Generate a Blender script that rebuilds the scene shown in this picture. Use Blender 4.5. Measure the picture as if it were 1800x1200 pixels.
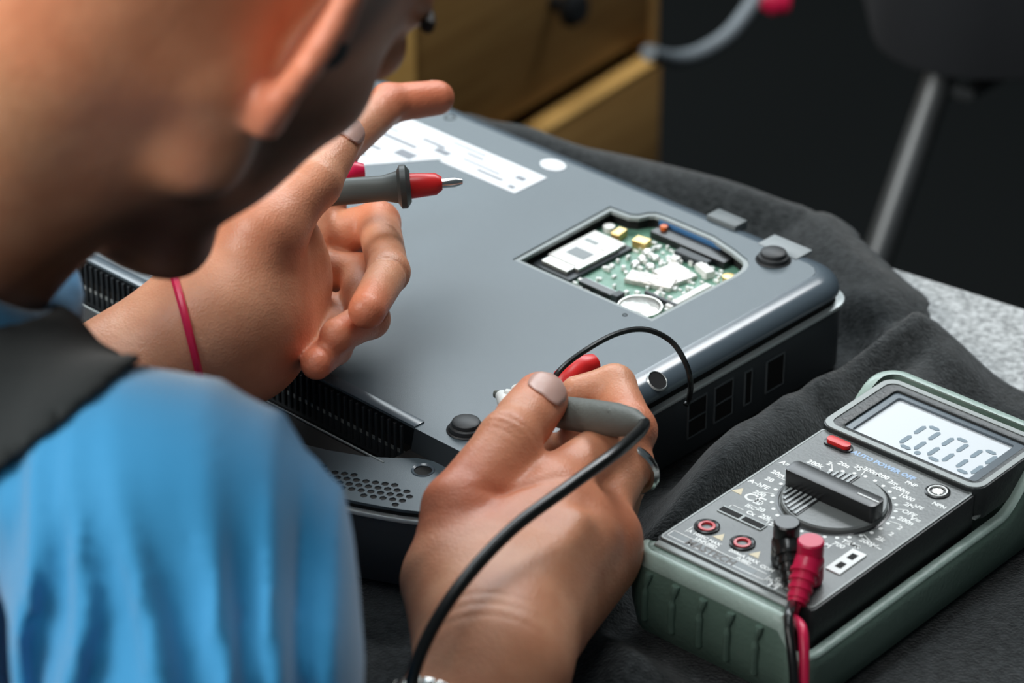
import bpy, bmesh, math, random
import numpy as np
from mathutils import Vector, Matrix
from mathutils.geometry import delaunay_2d_cdt
random.seed(4); rng = np.random.default_rng(4)
for o in list(bpy.data.objects): bpy.data.objects.remove(o)
S = bpy.context.scene
C = S.collection
R = math.radians

# ------------------------------------------------------------------ camera, world, lights, exposure
FPX, PITCH, ZT = 5500.0, R(30), 0.055
DIST = FPX / 3.8 / 1000
FWD = np.array([0, math.cos(PITCH), -math.sin(PITCH)])
UPV = np.array([0, math.sin(PITCH), math.cos(PITCH)])
CAM = np.array([0, 0, ZT]) - FWD * DIST

cd = bpy.data.cameras.new('camera'); cam = bpy.data.objects.new('camera', cd); C.objects.link(cam)
cam.location = CAM; cam.rotation_euler = (R(90) - PITCH, 0, 0)
cd.sensor_width = 36; cd.lens = FPX / 1800 * 36; cd.clip_start = 0.05
cd.dof.use_dof = True; cd.dof.focus_distance = 1.385; cd.dof.aperture_fstop = 8.0
S.camera = cam
w = bpy.data.worlds.new('world'); S.world = w; w.use_nodes = True
w.node_tree.nodes['Background'].inputs[0].default_value = (0.55, 0.72, 0.82, 1)
w.node_tree.nodes['Background'].inputs[1].default_value = 0.10

def area(name, loc, target, sx, sy, power, col):
    ld = bpy.data.lights.new(name, 'AREA'); ld.shape = 'RECTANGLE'; ld.size = sx; ld.size_y = sy
    ld.energy = power; ld.color = col
    o = bpy.data.objects.new(name, ld); C.objects.link(o); o.location = loc
    o.rotation_euler = (Vector(target) - Vector(loc)).to_track_quat('-Z', 'Y').to_euler()
    return o
area('window_light_left', (-1.65, -0.75, 1.35), (-0.1, 0, 0.1), 0.9, 1.2, 52, (1.0, 0.97, 0.93))
area('window_light_back', (-0.5, 2.9, 2.1), (0, 0, 0), 2.2, 1.2, 66, (0.86, 0.95, 1.0))
area('ceiling_light', (-0.2, 0.1, 2.0), (0, 0, 0), 0.9, 0.5, 12, (0.93, 0.98, 1.0))
area('fill_light_behind', (-0.55, -1.45, 1.25), (-0.12, -.2, 0.3), 0.7, 0.5, 7, (1.0, 0.98, 0.95))  # added fill to brighten neck and head, not a known lamp
area('ceiling_panel_right', (0.75, 1.40, 1.80), (0, 0, 0.05), 0.9, 0.35, 26, (0.95, 0.98, 1.0))
vs = S.view_settings
vs.view_transform = 'Standard'; vs.look = 'None'; vs.exposure = 0.0; vs.gamma = 1.0; vs.use_curve_mapping = False

# ------------------------------------------------------------------ coordinates
def P(x, y, z=ZT):
    """a point of the photograph (1800x1200) at world height z"""
    d = FWD + np.array([1., 0, 0]) * (x - 900) / FPX - UPV * (y - 600) / FPX
    return CAM + d * ((z - CAM[2]) / d[2])
def D(x, y, k):
    """a point of the photograph at depth k (m)"""
    return CAM + k * (FWD + np.array([1., 0, 0]) * (x - 900) / FPX - UPV * (y - 600) / FPX)

# ------------------------------------------------------------------ objects, names, labels
ROOTM = {}
def tag(o, label=None, cat=None, group=None, kind=None):
    for k, v in (('label', label), ('category', cat), ('group', group), ('kind', kind)):
        if v: o[k] = v
    return o
def thing(name, loc=(0, 0, 0), rz=0, label=None, cat=None, group=None, kind=None):
    o = bpy.data.objects.new(name, None); C.objects.link(o); o.empty_display_size = .02
    o.location = loc; o.rotation_euler = (0, 0, rz)
    ROOTM[o.name] = Matrix.Translation(Vector(loc)) @ Matrix.Rotation(rz, 4, 'Z')
    return tag(o, label, cat, group, kind)
def link(me, name, mat, parent=None, world=False):
    o = bpy.data.objects.new(name, me); C.objects.link(o)
    if mat and not me.materials: me.materials.append(mat)
    M = Matrix.Identity(4)
    if parent is not None:
        o.parent = parent; M = ROOTM[parent.name]
        if world: me.transform(M.inverted())
    ROOTM[o.name] = M
    return o

class MB:
    """collects shapes (default unit mm) into one mesh"""
    def __init__(s, u=0.001): s.bm = bmesh.new(); s.u = u
    def quad(s, pts):
        s.bm.faces.new([s.bm.verts.new(p) for p in pts]); return s
    def plate(s, outer, holes, z0, z1, bottom=True):
        vs2 = [Vector(p) for p in outer]; faces = [list(range(len(outer)))]
        for h in holes:
            k = len(vs2); vs2 += [Vector(p) for p in h]; faces.append(list(range(k, k + len(h))))
        def area2(f): return sum(vs2[f[i]].x * vs2[f[(i + 1) % len(f)]].y - vs2[f[(i + 1) % len(f)]].x * vs2[f[i]].y for i in range(len(f)))
        faces = [f if area2(f) > 0 else f[::-1] for f in faces]
        edges = [(f[i], f[(i + 1) % len(f)]) for f in faces for i in range(len(f))]
        co, _, fs, *_ = delaunay_2d_cdt(vs2, edges, [], 0, 1e-4)
        def inside(x, y, f):
            c = False
            for i in range(len(f)):
                a_, b_ = vs2[f[i]], vs2[f[i - 1]]
                if (a_.y > y) != (b_.y > y) and x < (b_.x - a_.x) * (y - a_.y) / (b_.y - a_.y) + a_.x: c = not c
            return c
        keep = []
        for f in fs:
            cx = sum(co[i].x for i in f) / len(f); cy = sum(co[i].y for i in f) / len(f)
            if inside(cx, cy, faces[0]) and not any(inside(cx, cy, h) for h in faces[1:]): keep.append(f)
        fs = keep
        for z, flip in ((z1, False), (z0, True)):
            if z == z0 and not bottom: continue
            v = [s.bm.verts.new((p.x, p.y, z)) for p in co]
            for f in fs:
                ids = list(f)
                a = sum(co[ids[i]].x * co[ids[(i + 1) % len(ids)]].y - co[ids[(i + 1) % len(ids)]].x * co[ids[i]].y for i in range(len(ids)))
                if (a < 0) != flip: ids = ids[::-1]
                try: s.bm.faces.new([v[i] for i in ids])
                except ValueError: pass
        for n, f in enumerate(faces):
            lo = [s.bm.verts.new((vs2[i].x, vs2[i].y, z0)) for i in f]; hi = [s.bm.verts.new((vs2[i].x, vs2[i].y, z1)) for i in f]
            for i in range(len(f)):
                j = (i + 1) % len(f)
                q = [lo[i], lo[j], hi[j], hi[i]]
                s.bm.faces.new(q if n == 0 else q[::-1])
        return s
    def box(s, c, d, rot=None):
        m = Matrix.Translation(Vector(c)) @ (rot.to_4x4() if rot else Matrix.Identity(4)) @ Matrix.Diagonal((*d, 1))
        bmesh.ops.create_cube(s.bm, size=1, matrix=m); return s
    def lathe(s, prof, c=(0, 0, 0), n=32, rot=None, sx=1, sy=1):
        m = Matrix.Translation(Vector(c)) @ (rot.to_4x4() if rot else Matrix.Identity(4))
        rings = []
        for r, z in prof:
            if r < 1e-6: rings.append([s.bm.verts.new(m @ Vector((0, 0, z)))])
            else: rings.append([s.bm.verts.new(m @ Vector((r * sx * math.cos(2 * math.pi * i / n), r * sy * math.sin(2 * math.pi * i / n), z))) for i in range(n)])
        for a, b in zip(rings, rings[1:]):
            for i in range(n):
                j = (i + 1) % n
                if len(a) == 1 and len(b) == 1: continue
                if len(a) == 1: s.bm.faces.new([a[0], b[j], b[i]])
                elif len(b) == 1: s.bm.faces.new([a[i], a[j], b[0]])
                else: s.bm.faces.new([a[i], a[j], b[j], b[i]])
        return s
    def tube(s, pts, r, n=12, closed=False, cap=True):
        pts = [Vector(p) for p in pts]; N = len(pts)
        rr = r if hasattr(r, '__len__') else [r] * N
        t0 = None; rings = []; nrm = None
        for i, p in enumerate(pts):
            if closed: t = (pts[(i + 1) % N] - pts[i - 1]).normalized()
            else: t = (pts[min(i + 1, N - 1)] - pts[max(i - 1, 0)]).normalized()
            if nrm is None: nrm = t.orthogonal().normalized()
            else: nrm = (nrm - t * nrm.dot(t)).normalized()
            b = t.cross(nrm)
            rings.append([s.bm.verts.new(p + (nrm * math.cos(2 * math.pi * k / n) + b * math.sin(2 * math.pi * k / n)) * rr[i]) for k in range(n)])
        pairs = list(zip(rings, rings[1:])) + ([(rings[-1], rings[0])] if closed else [])
        for a, b in pairs:
            for k in range(n): s.bm.faces.new([a[k], a[(k + 1) % n], b[(k + 1) % n], b[k]])
        if not closed and cap:
            s.bm.faces.new(rings[0][::-1]); s.bm.faces.new(rings[-1])
        return s
    def build(s, name, mat, parent=None, bevel=0, seg=2, smooth=True, world=False, kind=None, ang=35):
        bmesh.ops.remove_doubles(s.bm, verts=s.bm.verts, dist=1e-5)
        bmesh.ops.recalc_face_normals(s.bm, faces=s.bm.faces)
        if bevel:
            es = [e for e in s.bm.edges if len(e.link_faces) == 2 and e.calc_face_angle(0) > R(30)]
            bmesh.ops.bevel(s.bm, geom=es, offset=bevel, segments=seg, affect='EDGES', profile=.5, clamp_overlap=True)
        me = bpy.data.meshes.new(name); 
        if s.u != 1: bmesh.ops.scale(s.bm, vec=(s.u,) * 3, verts=s.bm.verts)
        s.bm.to_mesh(me); s.bm.free()
        if smooth:
            me.polygons.foreach_set('use_smooth', [True] * len(me.polygons))
            try: me.set_sharp_from_angle(angle=R(ang))
            except Exception: pass
        o = link(me, name, mat, parent, world)
        if kind: o['kind'] = kind
        return o

def catmull(pts, k=8, closed=False):
    pts = [np.array(p, float) for p in pts]; N = len(pts); out = []
    rng_ = range(N if closed else N - 1)
    for i in rng_:
        if closed: p0, p1, p2, p3 = pts[i - 1], pts[i], pts[(i + 1) % N], pts[(i + 2) % N]
        else: p0, p1, p2, p3 = pts[max(i - 1, 0)], pts[i], pts[i + 1], pts[min(i + 2, N - 1)]
        for j in range(k):
            t = j / k
            out.append(.5 * ((2 * p1) + (-p0 + p2) * t + (2 * p0 - 5 * p1 + 4 * p2 - p3) * t * t + (-p0 + 3 * p1 - 3 * p2 + p3) * t ** 3))
    if not closed: out.append(pts[-1])
    return out
def rrect(x0, y0, x1, y1, r, n=6):
    out = []
    for cx, cy, a in ((x1 - r, y0 + r, -90), (x1 - r, y1 - r, 0), (x0 + r, y1 - r, 90), (x0 + r, y0 + r, 180)):
        for i in range(n + 1):
            t = R(a + 90 * i / n); out.append((cx + r * math.cos(t), cy + r * math.sin(t)))
    return out
def circ(x, y, r, n=24, r2=None, a0=0):
    return [(x + r * math.cos(a0 + 2 * math.pi * i / n), y + (r2 or r) * math.sin(a0 + 2 * math.pi * i / n)) for i in range(n)]

# ------------------------------------------------------------------ materials
def mat(name, col, rough=.5, metal=0, spec=.5, bump=0, scale=200, detail=4, col2=None, cscale=30, sheen=0, sss=0, coat=0, trans=0, emit=0, cfac=1.0, vcol=None):
    m = bpy.data.materials.new(name); m.use_nodes = True; nt = m.node_tree; N = nt.nodes; L = nt.links
    b = N['Principled BSDF']; b.inputs['Base Color'].default_value = (*col, 1)
    b.inputs['Roughness'].default_value = rough; b.inputs['Metallic'].default_value = metal
    b.inputs['Specular IOR Level'].default_value = spec
    if coat: b.inputs['Coat Weight'].default_value = coat; b.inputs['Coat Roughness'].default_value = .12
    if sheen: b.inputs['Sheen Weight'].default_value = sheen; b.inputs['Sheen Roughness'].default_value = .5
    if trans: b.inputs['Transmission Weight'].default_value = trans
    if sss:
        b.inputs['Subsurface Weight'].default_value = sss; b.inputs['Subsurface Radius'].default_value = (1, .35, .2); b.inputs['Subsurface Scale'].default_value = .006
    if emit: b.inputs['Emission Color'].default_value = (*col, 1); b.inputs['Emission Strength'].default_value = emit
    tc = N.new('ShaderNodeTexCoord')
    src = None
    if col2:
        n = N.new('ShaderNodeTexNoise'); n.inputs['Scale'].default_value = cscale; n.inputs['Detail'].default_value = 5
        L.new(tc.outputs['Object'], n.inputs['Vector'])
        r = N.new('ShaderNodeValToRGB'); r.color_ramp.elements[0].position = .35; r.color_ramp.elements[1].position = .68
        r.color_ramp.elements[0].color = (*col, 1); r.color_ramp.elements[1].color = (*col2, 1)
        L.new(n.outputs['Fac'], r.inputs['Fac']); src = r.outputs['Color']
    if vcol:
        a = N.new('ShaderNodeVertexColor'); a.layer_name = vcol
        mx = N.new('ShaderNodeMixRGB'); mx.blend_type = 'MULTIPLY'; mx.inputs['Fac'].default_value = 1
        if src: L.new(src, mx.inputs['Color1'])
        else: mx.inputs['Color1'].default_value = (*col, 1)
        L.new(a.outputs['Color'], mx.inputs['Color2']); src = mx.outputs['Color']
    if src: L.new(src, b.inputs['Base Color'])
    if bump:
        n = N.new('ShaderNodeTexNoise'); n.inputs['Scale'].default_value = scale; n.inputs['Detail'].default_value = detail
        L.new(tc.outputs['Object'], n.inputs['Vector'])
        bp = N.new('ShaderNodeBump'); bp.inputs['Strength'].default_value = bump; bp.inputs['Distance'].default_value = .001
        L.new(n.outputs['Fac'], bp.inputs['Height']); L.new(bp.outputs['Normal'], b.inputs['Normal'])
    return m
def wood(name, c1, c2, rough=.45):
    m = mat(name, c1, rough); nt = m.node_tree; N = nt.nodes; L = nt.links; b = N['Principled BSDF']
    tc = N.new('ShaderNodeTexCoord'); mp = N.new('ShaderNodeMapping'); mp.inputs['Scale'].default_value = (3, 30, 40)
    n = N.new('ShaderNodeTexNoise'); n.inputs['Scale'].default_value = 2.2; n.inputs['Detail'].default_value = 6; n.inputs['Distortion'].default_value = .8
    r = N.new('ShaderNodeValToRGB'); r.color_ramp.elements[0].color = (*c1, 1); r.color_ramp.elements[1].color = (*c2, 1)
    r.color_ramp.elements[0].position = .3; r.color_ramp.elements[1].position = .7
    L.new(tc.outputs['Object'], mp.inputs[0]); L.new(mp.outputs[0], n.inputs['Vector']); L.new(n.outputs['Fac'], r.inputs['Fac']); L.new(r.outputs[0], b.inputs['Base Color'])
    return m
def skin_mat():
    m = mat('skin', (.60, .255, .14), .44, spec=.45, sss=.22, col2=(.70, .335, .195), cscale=45, vcol='tint')
    nt = m.node_tree; N = nt.nodes; L = nt.links; b = N['Principled BSDF']
    tc = N.new('ShaderNodeTexCoord')
    v = N.new('ShaderNodeTexVoronoi'); v.inputs['Scale'].default_value = 900; L.new(tc.outputs['Object'], v.inputs['Vector'])
    n = N.new('ShaderNodeTexNoise'); n.inputs['Scale'].default_value = 160; n.inputs['Detail'].default_value = 6; L.new(tc.outputs['Object'], n.inputs['Vector'])
    ad = N.new('ShaderNodeMath'); ad.operation = 'MULTIPLY_ADD'; ad.inputs[1].default_value = .35
    L.new(v.outputs['Distance'], ad.inputs[0]); L.new(n.outputs['Fac'], ad.inputs[2])
    bp = N.new('ShaderNodeBump'); bp.inputs['Strength'].default_value = .4; bp.inputs['Distance'].default_value = .0008
    L.new(ad.outputs[0], bp.inputs['Height']); L.new(bp.outputs['Normal'], b.inputs['Normal'])
    return m
M = {}
M['skin'] = skin_mat()
M['nail'] = mat('nail', (.62, .37, .31), .36, spec=.5, sss=.15)
M['lap'] = mat('laptop_grey', (.074, .104, .122), .40, spec=.6, bump=.12, scale=2500)
M['lapgloss'] = mat('laptop_grey_satin', (.085, .112, .135), .22, spec=.6)
M['lapdark'] = mat('laptop_dark', (.030, .037, .042), .42, spec=.4)
M['bay'] = mat('bay_black', (.008, .010, .012), .3, spec=.25)
M['rim'] = mat('rim_silver', (.62, .68, .68), .35, metal=.3)
M['hrim'] = mat('hatch_grey', (.30, .34, .34), .5)
M['portgrey'] = mat('port_grey', (.11, .13, .14), .4)
M['black'] = mat('black_plastic', (.012, .013, .014), .3)
M['rubber'] = mat('black_rubber', (.02, .022, .024), .5)
M['hole'] = mat('dark_void', (.003, .003, .003), .8)
M['pcb'] = mat('circuit_green', (.10, .24, .17), .4, col2=(.16, .34, .25), cscale=160)
M['tin'] = mat('tin', (.62, .62, .58), .3, metal=.85, bump=.3, scale=300)
M['foil'] = mat('foil', (.70, .68, .64), .35, metal=.45, bump=1.0, scale=260, col2=(.50, .46, .42), cscale=180)
M['gold'] = mat('gold', (.75, .52, .2), .3, metal=.7)
M['whitep'] = mat('white_plastic', (.84, .85, .82), .4)
M['lapside'] = mat('laptop_side', (.042, .050, .056), .45)
M['plategrey'] = mat('plate_grey', (.26, .29, .30), .55)
M['tab'] = mat('tab_grey', (.12, .14, .145), .5)
M['ribpale'] = mat('rib_pale', (.42, .45, .45), .35)
M['label'] = mat('paper_white', (.82, .85, .88), .5)
M['ink'] = mat('ink_grey', (.22, .24, .27), .6)
M['orange'] = mat('orange', (.75, .16, .03), .4)
M['blueplastic'] = mat('blue_plastic', (.05, .16, .34), .25)
M['cloth'] = mat('black_felt', (.012, .015, .016), .95, spec=.1, bump=1.0, scale=700, col2=(.034, .039, .041), cscale=260, sheen=.22)
M['granite'] = mat('granite_laminate', (.22, .23, .23), .5, col2=(.58, .60, .60), cscale=330)
M['shirt'] = mat('blue_cotton', (.018, .225, .46), .7, spec=.3, bump=.3, scale=1500, sheen=.45)
M['strap'] = mat('black_cotton', (.015, .019, .020), .85, spec=.2, bump=.4, scale=900, sheen=.1)
M['red'] = mat('red_plastic', (.62, .012, .07), .35, sss=.0)
M['redpale'] = mat('red_plastic_tip', (.72, .02, .02), .35)
M['redjack'] = mat('red_jack', (.6, .02, .03), .3)  # plain red of the jack inserts
M['cableblack'] = mat('black_pvc', (.008, .009, .009), .28)
M['greyp'] = mat('grey_plastic', (.125, .135, .12), .55, bump=.3, scale=500)
M['greydark'] = mat('dark_grey_plastic', (.06, .07, .066), .45)
M['steel'] = mat('steel', (.7, .7, .68), .22, metal=1)
M['meter'] = mat('meter_face', (.115, .125, .125), .38, col2=(.20, .215, .21), cscale=22, bump=.15, scale=700)
M['meterside'] = mat('meter_side', (.022, .026, .026), .4, bump=.25, scale=600)
M['meterrim'] = mat('meter_rim', (.30, .33, .32), .35)
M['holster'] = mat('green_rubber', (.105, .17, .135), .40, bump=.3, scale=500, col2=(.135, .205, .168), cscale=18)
M['holsterlit'] = mat('green_rubber_lit_edge', (.36, .47, .42), .35, bump=.3, scale=500)  # lighter green puts the lit look of the rubber edge into the colour
M['lcd'] = mat('lcd_panel', (.62, .66, .69), .35, emit=.06)
M['seg'] = mat('lcd_segment', (.13, .20, .25), .4)
M['print'] = mat('print_white', (.88, .90, .88), .5)
M['printblue'] = mat('print_blue', (.36, .52, .75), .5)
M['printdark'] = mat('print_dark', (.10, .09, .08), .5)
M['amber'] = mat('print_amber', (.72, .62, .42), .5)
M['wood'] = wood('cabinet_wood', (.38, .205, .065), (.50, .29, .10))
M['woodlit'] = wood('cabinet_wood_lit', (.72, .40, .11), (.80, .48, .15))  # lit copy of the cabinet wood, the light is in the colour
M['gapshade'] = mat('cabinet_gap_shade', (.02, .012, .006), .7)  # near-black paints the shade in the gaps between drawers
M['wall'] = mat('dark_wall', (.005, .006, .006), .9, spec=.1)
M['floor'] = mat('dark_floor', (.004, .005, .005), .8, spec=.1, bump=.2, scale=60)
M['chairfab'] = mat('dark_blue_fabric', (.006, .008, .011), .9, bump=.5, scale=300)
M['chairmetal'] = mat('brushed_grey_tube', (.11, .12, .125), .4, metal=.5)
M['hair'] = mat('dark_brown_hair', (.035, .022, .014), .6, bump=1.0, scale=500)
M['hose'] = mat('grey_hose', (.16, .19, .21), .5)
M['eye'] = mat('eye_white', (.7, .68, .65), .2)
M['iris'] = mat('iris', (.05, .03, .02), .2)

# ------------------------------------------------------------------ setting
def struct(name, mb, m, **k):
    o = mb.build(name, m, **k); o['kind'] = 'structure'; return o
struct('floor', MB(1).box((0, .6, -.775), (6, 6.2, .05)), M['floor'], smooth=False)
struct('wall_back', MB(1).box((0, 3.75, .5), (6, .1, 2.5)), M['wall'], smooth=False)
struct('wall_right', MB(1).box((2.95, .7, .5), (.1, 6, 2.5)), M['wall'], smooth=False)

# table: axes along and across its far edge
TX = np.array([math.cos(R(-35)), math.sin(R(-35))]); TY = np.array([-TX[1], TX[0]])
T_FAR, T_NEAR = .2557, -.262
tb = thing('work_table', (0, 0, -.75), R(-35), 'grey speckled stone-look work table under the black cloth, its bare corner right of the laptop', 'table')
MB(1).box((.19, (T_FAR + T_NEAR) / 2, .75 - .0155), (1.22, T_FAR - T_NEAR, .031)).build('tabletop', M['granite'], tb, bevel=.003)
for sx in (-.37, .75):
    for t in (T_FAR - .05, T_NEAR + .05):
        MB(1).box((sx, t, .359), (.04, .04, .718)).build('leg', M['chairmetal'], tb, bevel=.004)

# cloth: height field over the table with folds; hangs over the far and near edges
ridges = [  # polyline in photo pixels at height z, amplitude, width
    ([(1600, 575), (1500, 610), (1400, 690), (1310, 790), (1215, 905)], .030, .024, .028),
    ([(1625, 590), (1640, 640), (1600, 700)], .022, .022, .02),
    ([(1440, 395), (1500, 450), (1540, 520)], .018, .028, .015),
    ([(820, 235), (1010, 290), (1150, 325), (1400, 385)], .019, .022, .012),
    ([(1040, 1010), (1090, 1100), (1120, 1190)], .010, .02, .006),
]
RD = []
for pts, a, wd, z in ridges:
    RD.append(([P(x, y, z)[:2] for x, y in pts], a, wd))
def seg_d(px, py, a, b):
    ab = b - a; t = np.clip(((px - a[0]) * ab[0] + (py - a[1]) * ab[1]) / (ab @ ab), 0, 1)
    return np.hypot(px - a[0] - ab[0] * t, py - a[1] - ab[1] * t)
LO = P(740, 758)[:2]; LA = R(-43.5); EX = np.array([math.cos(LA), math.sin(LA)]); EY = np.array([-EX[1], EX[0]])
MO = P(1425, 1062, .047)[:2]; MA = R(-41.5); MX = np.array([math.cos(MA), math.sin(MA)]); MY = np.array([-MX[1], MX[0]])
def boxdist(x, y, o, ex, ey, x0, x1, y0, y1):
    u = (x - o[0]) * ex[0] + (y - o[1]) * ex[1]; v = (x - o[0]) * ey[0] + (y - o[1]) * ey[1]
    dx = np.maximum(np.maximum(x0 - u, u - x1), 0); dy = np.maximum(np.maximum(y0 - v, v - y1), 0)
    return np.hypot(dx, dy)
def cloth_z(x, y):
    z = np.zeros_like(x)
    for pts, a, wd in RD:
        d = np.min([seg_d(x, y, p, q) for p, q in zip(pts, pts[1:])], axis=0)
        z = np.maximum(z, a * np.exp(-(d / wd) ** 2) ) 
    n = .5 + .25 * np.sin(x * 31 + 1.3 * np.sin(y * 23)) + .25 * np.sin(y * 37 + x * 17 + 1.7)
    z = z + .006 * n * n
    z = z + .0012 * np.sin(x * 130 + y * 60 + 2 * np.sin(y * 50)) * (z > .004)
    f = np.minimum(boxdist(x, y, LO, EX, EY, -.33, .052, -.078, .256), boxdist(x, y, MO, MX, MY, -.084, .012, -.018, .172))
    f = np.clip((f - .001) / .022, 0, 1); f = f * f * (3 - 2 * f)
    return .0015 + z * f
def cloth_mesh():
    s = np.arange(-.43, .62, .0045); t = np.arange(T_NEAR - .14, T_FAR + .16, .0045)
    SS, TT = np.meshgrid(s, t)
    tt = np.clip(TT, T_NEAR - .012, T_FAR + .008)
    over = TT - np.clip(TT, T_NEAR - .004, T_FAR - .001)
    X = TX[0] * SS + TY[0] * tt; Y = TX[1] * SS + TY[1] * tt
    Z = cloth_z(X, Y)
    drop = np.abs(over)
    Z = Z - np.clip(drop, 0, .4) * .98
    wav = .010 * np.sin(SS * 38 + 1.1 * np.sin(SS * 17)) * np.clip(drop / .08, 0, 1) + .010 * np.clip(drop / .05, 0, 1)
    X = X + TY[0] * wav * np.sign(over); Y = Y + TY[1] * wav * np.sign(over)
    smax = np.interp(TT, [-.5, .168, .176, .200, .218, .25, .30, .5], [.60, .60, .137, .122, .108, .052, .04, .03])
    keep = SS <= smax + .003 * np.sin(TT * 90)
    idx = -np.ones(SS.shape, int); idx[keep] = np.arange(keep.sum())
    V = np.stack([X[keep], Y[keep], Z[keep]], 1)
    F = []
    q = keep[:-1, :-1] & keep[1:, :-1] & keep[:-1, 1:] & keep[1:, 1:]
    ii, jj = np.nonzero(q)
    F = np.stack([idx[ii, jj], idx[ii, jj + 1], idx[ii + 1, jj + 1], idx[ii + 1, jj]], 1)
    me = bpy.data.meshes.new('cloth'); me.from_pydata(V.tolist(), [], F.tolist())
    bm = bmesh.new(); bm.from_mesh(me)
    bmesh.ops.delete(bm, geom=[v for v in bm.verts if not v.link_faces], context='VERTS')
    for _ in range(4): bmesh.ops.smooth_vert(bm, verts=[v for v in bm.verts if v.is_boundary], factor=.5, use_axis_x=True, use_axis_y=True, use_axis_z=True)
    bm.to_mesh(me); bm.free()
    me.polygons.foreach_set('use_smooth', [True] * len(me.polygons))
    return me
co = link(cloth_mesh(), 'work_cloth', M['cloth'])
tag(co, 'black felt cloth spread in soft folds over the table under laptop and multimeter', 'cloth')
sm = co.modifiers.new('thick', 'SOLIDIFY'); sm.thickness = .0014; sm.offset = -1

# ------------------------------------------------------------------ laptop, upside down
lap = thing('laptop', (LO[0], LO[1], .003), LA, 'large dark grey laptop lying upside down with its memory hatch open and battery out', 'laptop')
ZB = .003 * 1000
def zl(z): return z - ZB                      # world mm -> local mm
U0, U1, VF = -328, 48, 250
def near_v(u): return -70 + 42 * abs((u + 140) / 188) ** 3
def outline(inset=0, r=14):
    a, b, f = U0 + inset, U1 - inset, VF - inset
    pts = []
    for cx, cy, a0 in ((b - r, f - r, 0), (a + r, f - r, 90)):
        for i in range(7):
            t = R(a0 + 15 * i); pts.append((cx + r * math.cos(t), cy + r * math.sin(t)))
    us = np.linspace(a, b, 40)
    for u in us:
        v = near_v(u) + inset
        # round the two near corners
        e = min(u - a, b - u)
        if e < r: v += r - math.sqrt(max(r * r - (r - e) ** 2, 0))
        pts.append((float(u), float(v)))
    return pts
BAY = [(-277, -18.3), (-5, -18.3), (-5, -.2), (-277, -.2)]
MB().plate(outline(1.5), [BAY], zl(5), zl(38.2)).build('display_lid', M['lapside'], lap, bevel=1.5)
MB().plate(outline(0), [BAY], zl(38.2), zl(40.4)).build('silver_rim', M['rim'], lap, bevel=.8)
MB().plate(outline(3.0), [BAY], zl(38), zl(44.5)).build('seam', M['hole'], lap)
# inner plate closes the base below hatch and bay (with the hatch cut out it would be empty)
hatch = [(-80, 143), (9, 144), (10, 205)] + [(10 - 10 * (1 - math.cos(R(t))), 205 + 17 * math.sin(R(t))) for t in (25, 50, 75)] + [(-8, 225), (-25, 229), (-55, 229), (-62, 228), (-65, 225), (-67, 220), (-70, 218), (-83, 217)]
panel = [(U0 + 12, 0), (-4, 0), (36, 0), (36, 229)] + [(27 + 9 * math.cos(R(t)), 229 + 9 * math.sin(R(t))) for t in (30, 60, 90)] + [(U0 + 21, 238)] + [(U0 + 21 + 9 * math.cos(R(t)), 229 + 9 * math.sin(R(t))) for t in (120, 150, 180)]
MB().plate(panel, [hatch], zl(52.5), zl(55)).build('bottom_panel', M['lap'], lap)
# hatch rim: pale lip just below the surface
def inset_poly(poly, d):
    n = len(poly); out = []
    A = sum(poly[i][0] * poly[(i + 1) % n][1] - poly[(i + 1) % n][0] * poly[i][1] for i in range(n))
    sg = 1 if A > 0 else -1
    for i in range(n):
        p0, p1, p2 = np.array(poly[i - 1]), np.array(poly[i]), np.array(poly[(i + 1) % n])
        e1 = (p1 - p0) / (np.linalg.norm(p1 - p0) + 1e-9); e2 = (p2 - p1) / (np.linalg.norm(p2 - p1) + 1e-9)
        n1 = np.array([-e1[1], e1[0]]) * sg; n2 = np.array([-e2[1], e2[0]]) * sg
        m = n1 + n2; m = m / max(m @ m, .5) * 2
        out.append(tuple(p1 + m * d))
    return out
MB().plate(inset_poly(hatch, -.3), [inset_poly(hatch, 2.6)], zl(52.4), zl(54.3)).build('hatch_rim', M['hrim'], lap, smooth=False)
MB().plate(inset_poly(hatch, -6), [], zl(42), zl(45.5)).build('inner_plate', M['hole'], lap, smooth=False)
MB().plate(inset_poly(hatch, -2), [inset_poly(hatch, 1.2)], zl(45.5), zl(52)).build('hatch_wall', M['hole'], lap, smooth=False)
# rounded flank around panel
def flank():
    m = MB(); bm = m.bm
    base = []
    base += [((36, v), (1, 0)) for v in np.linspace(-.0, 229, 20)]
    base += [((27 + 9 * math.cos(R(t)), 229 + 9 * math.sin(R(t))), (math.cos(R(t)), math.sin(R(t)))) for t in range(10, 90, 10)]
    base += [((u, 238), (0, 1)) for u in np.linspace(27, U0 + 21, 20)]
    base += [((U0 + 21 + 9 * math.cos(R(t)), 229 + 9 * math.sin(R(t))), (math.cos(R(t)), math.sin(R(t)))) for t in range(100, 180, 10)]
    base += [((U0 + 12, v), (-1, 0)) for v in np.linspace(229, 0, 12)]
    prof = [(0, 55)] + [(12 * math.sin(R(a)), 46 + 9 * math.cos(R(a))) for a in range(10, 91, 8)] + [(11.2, 45.8), (0, 44.3)]
    rings = [[bm.verts.new((p[0] + n[0] * o, p[1] + n[1] * o, zl(z))) for o, z in prof] for p, n in base]
    for a, b in zip(rings, rings[1:]):
        for i in range(len(prof) - 1): bm.faces.new([a[i], b[i], b[i + 1], a[i + 1]])
    bm.faces.new(rings[0]); bm.faces.new(rings[-1][::-1])
    return m
flank().build('rounded_edge', M['lapgloss'], lap, ang=50)
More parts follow.
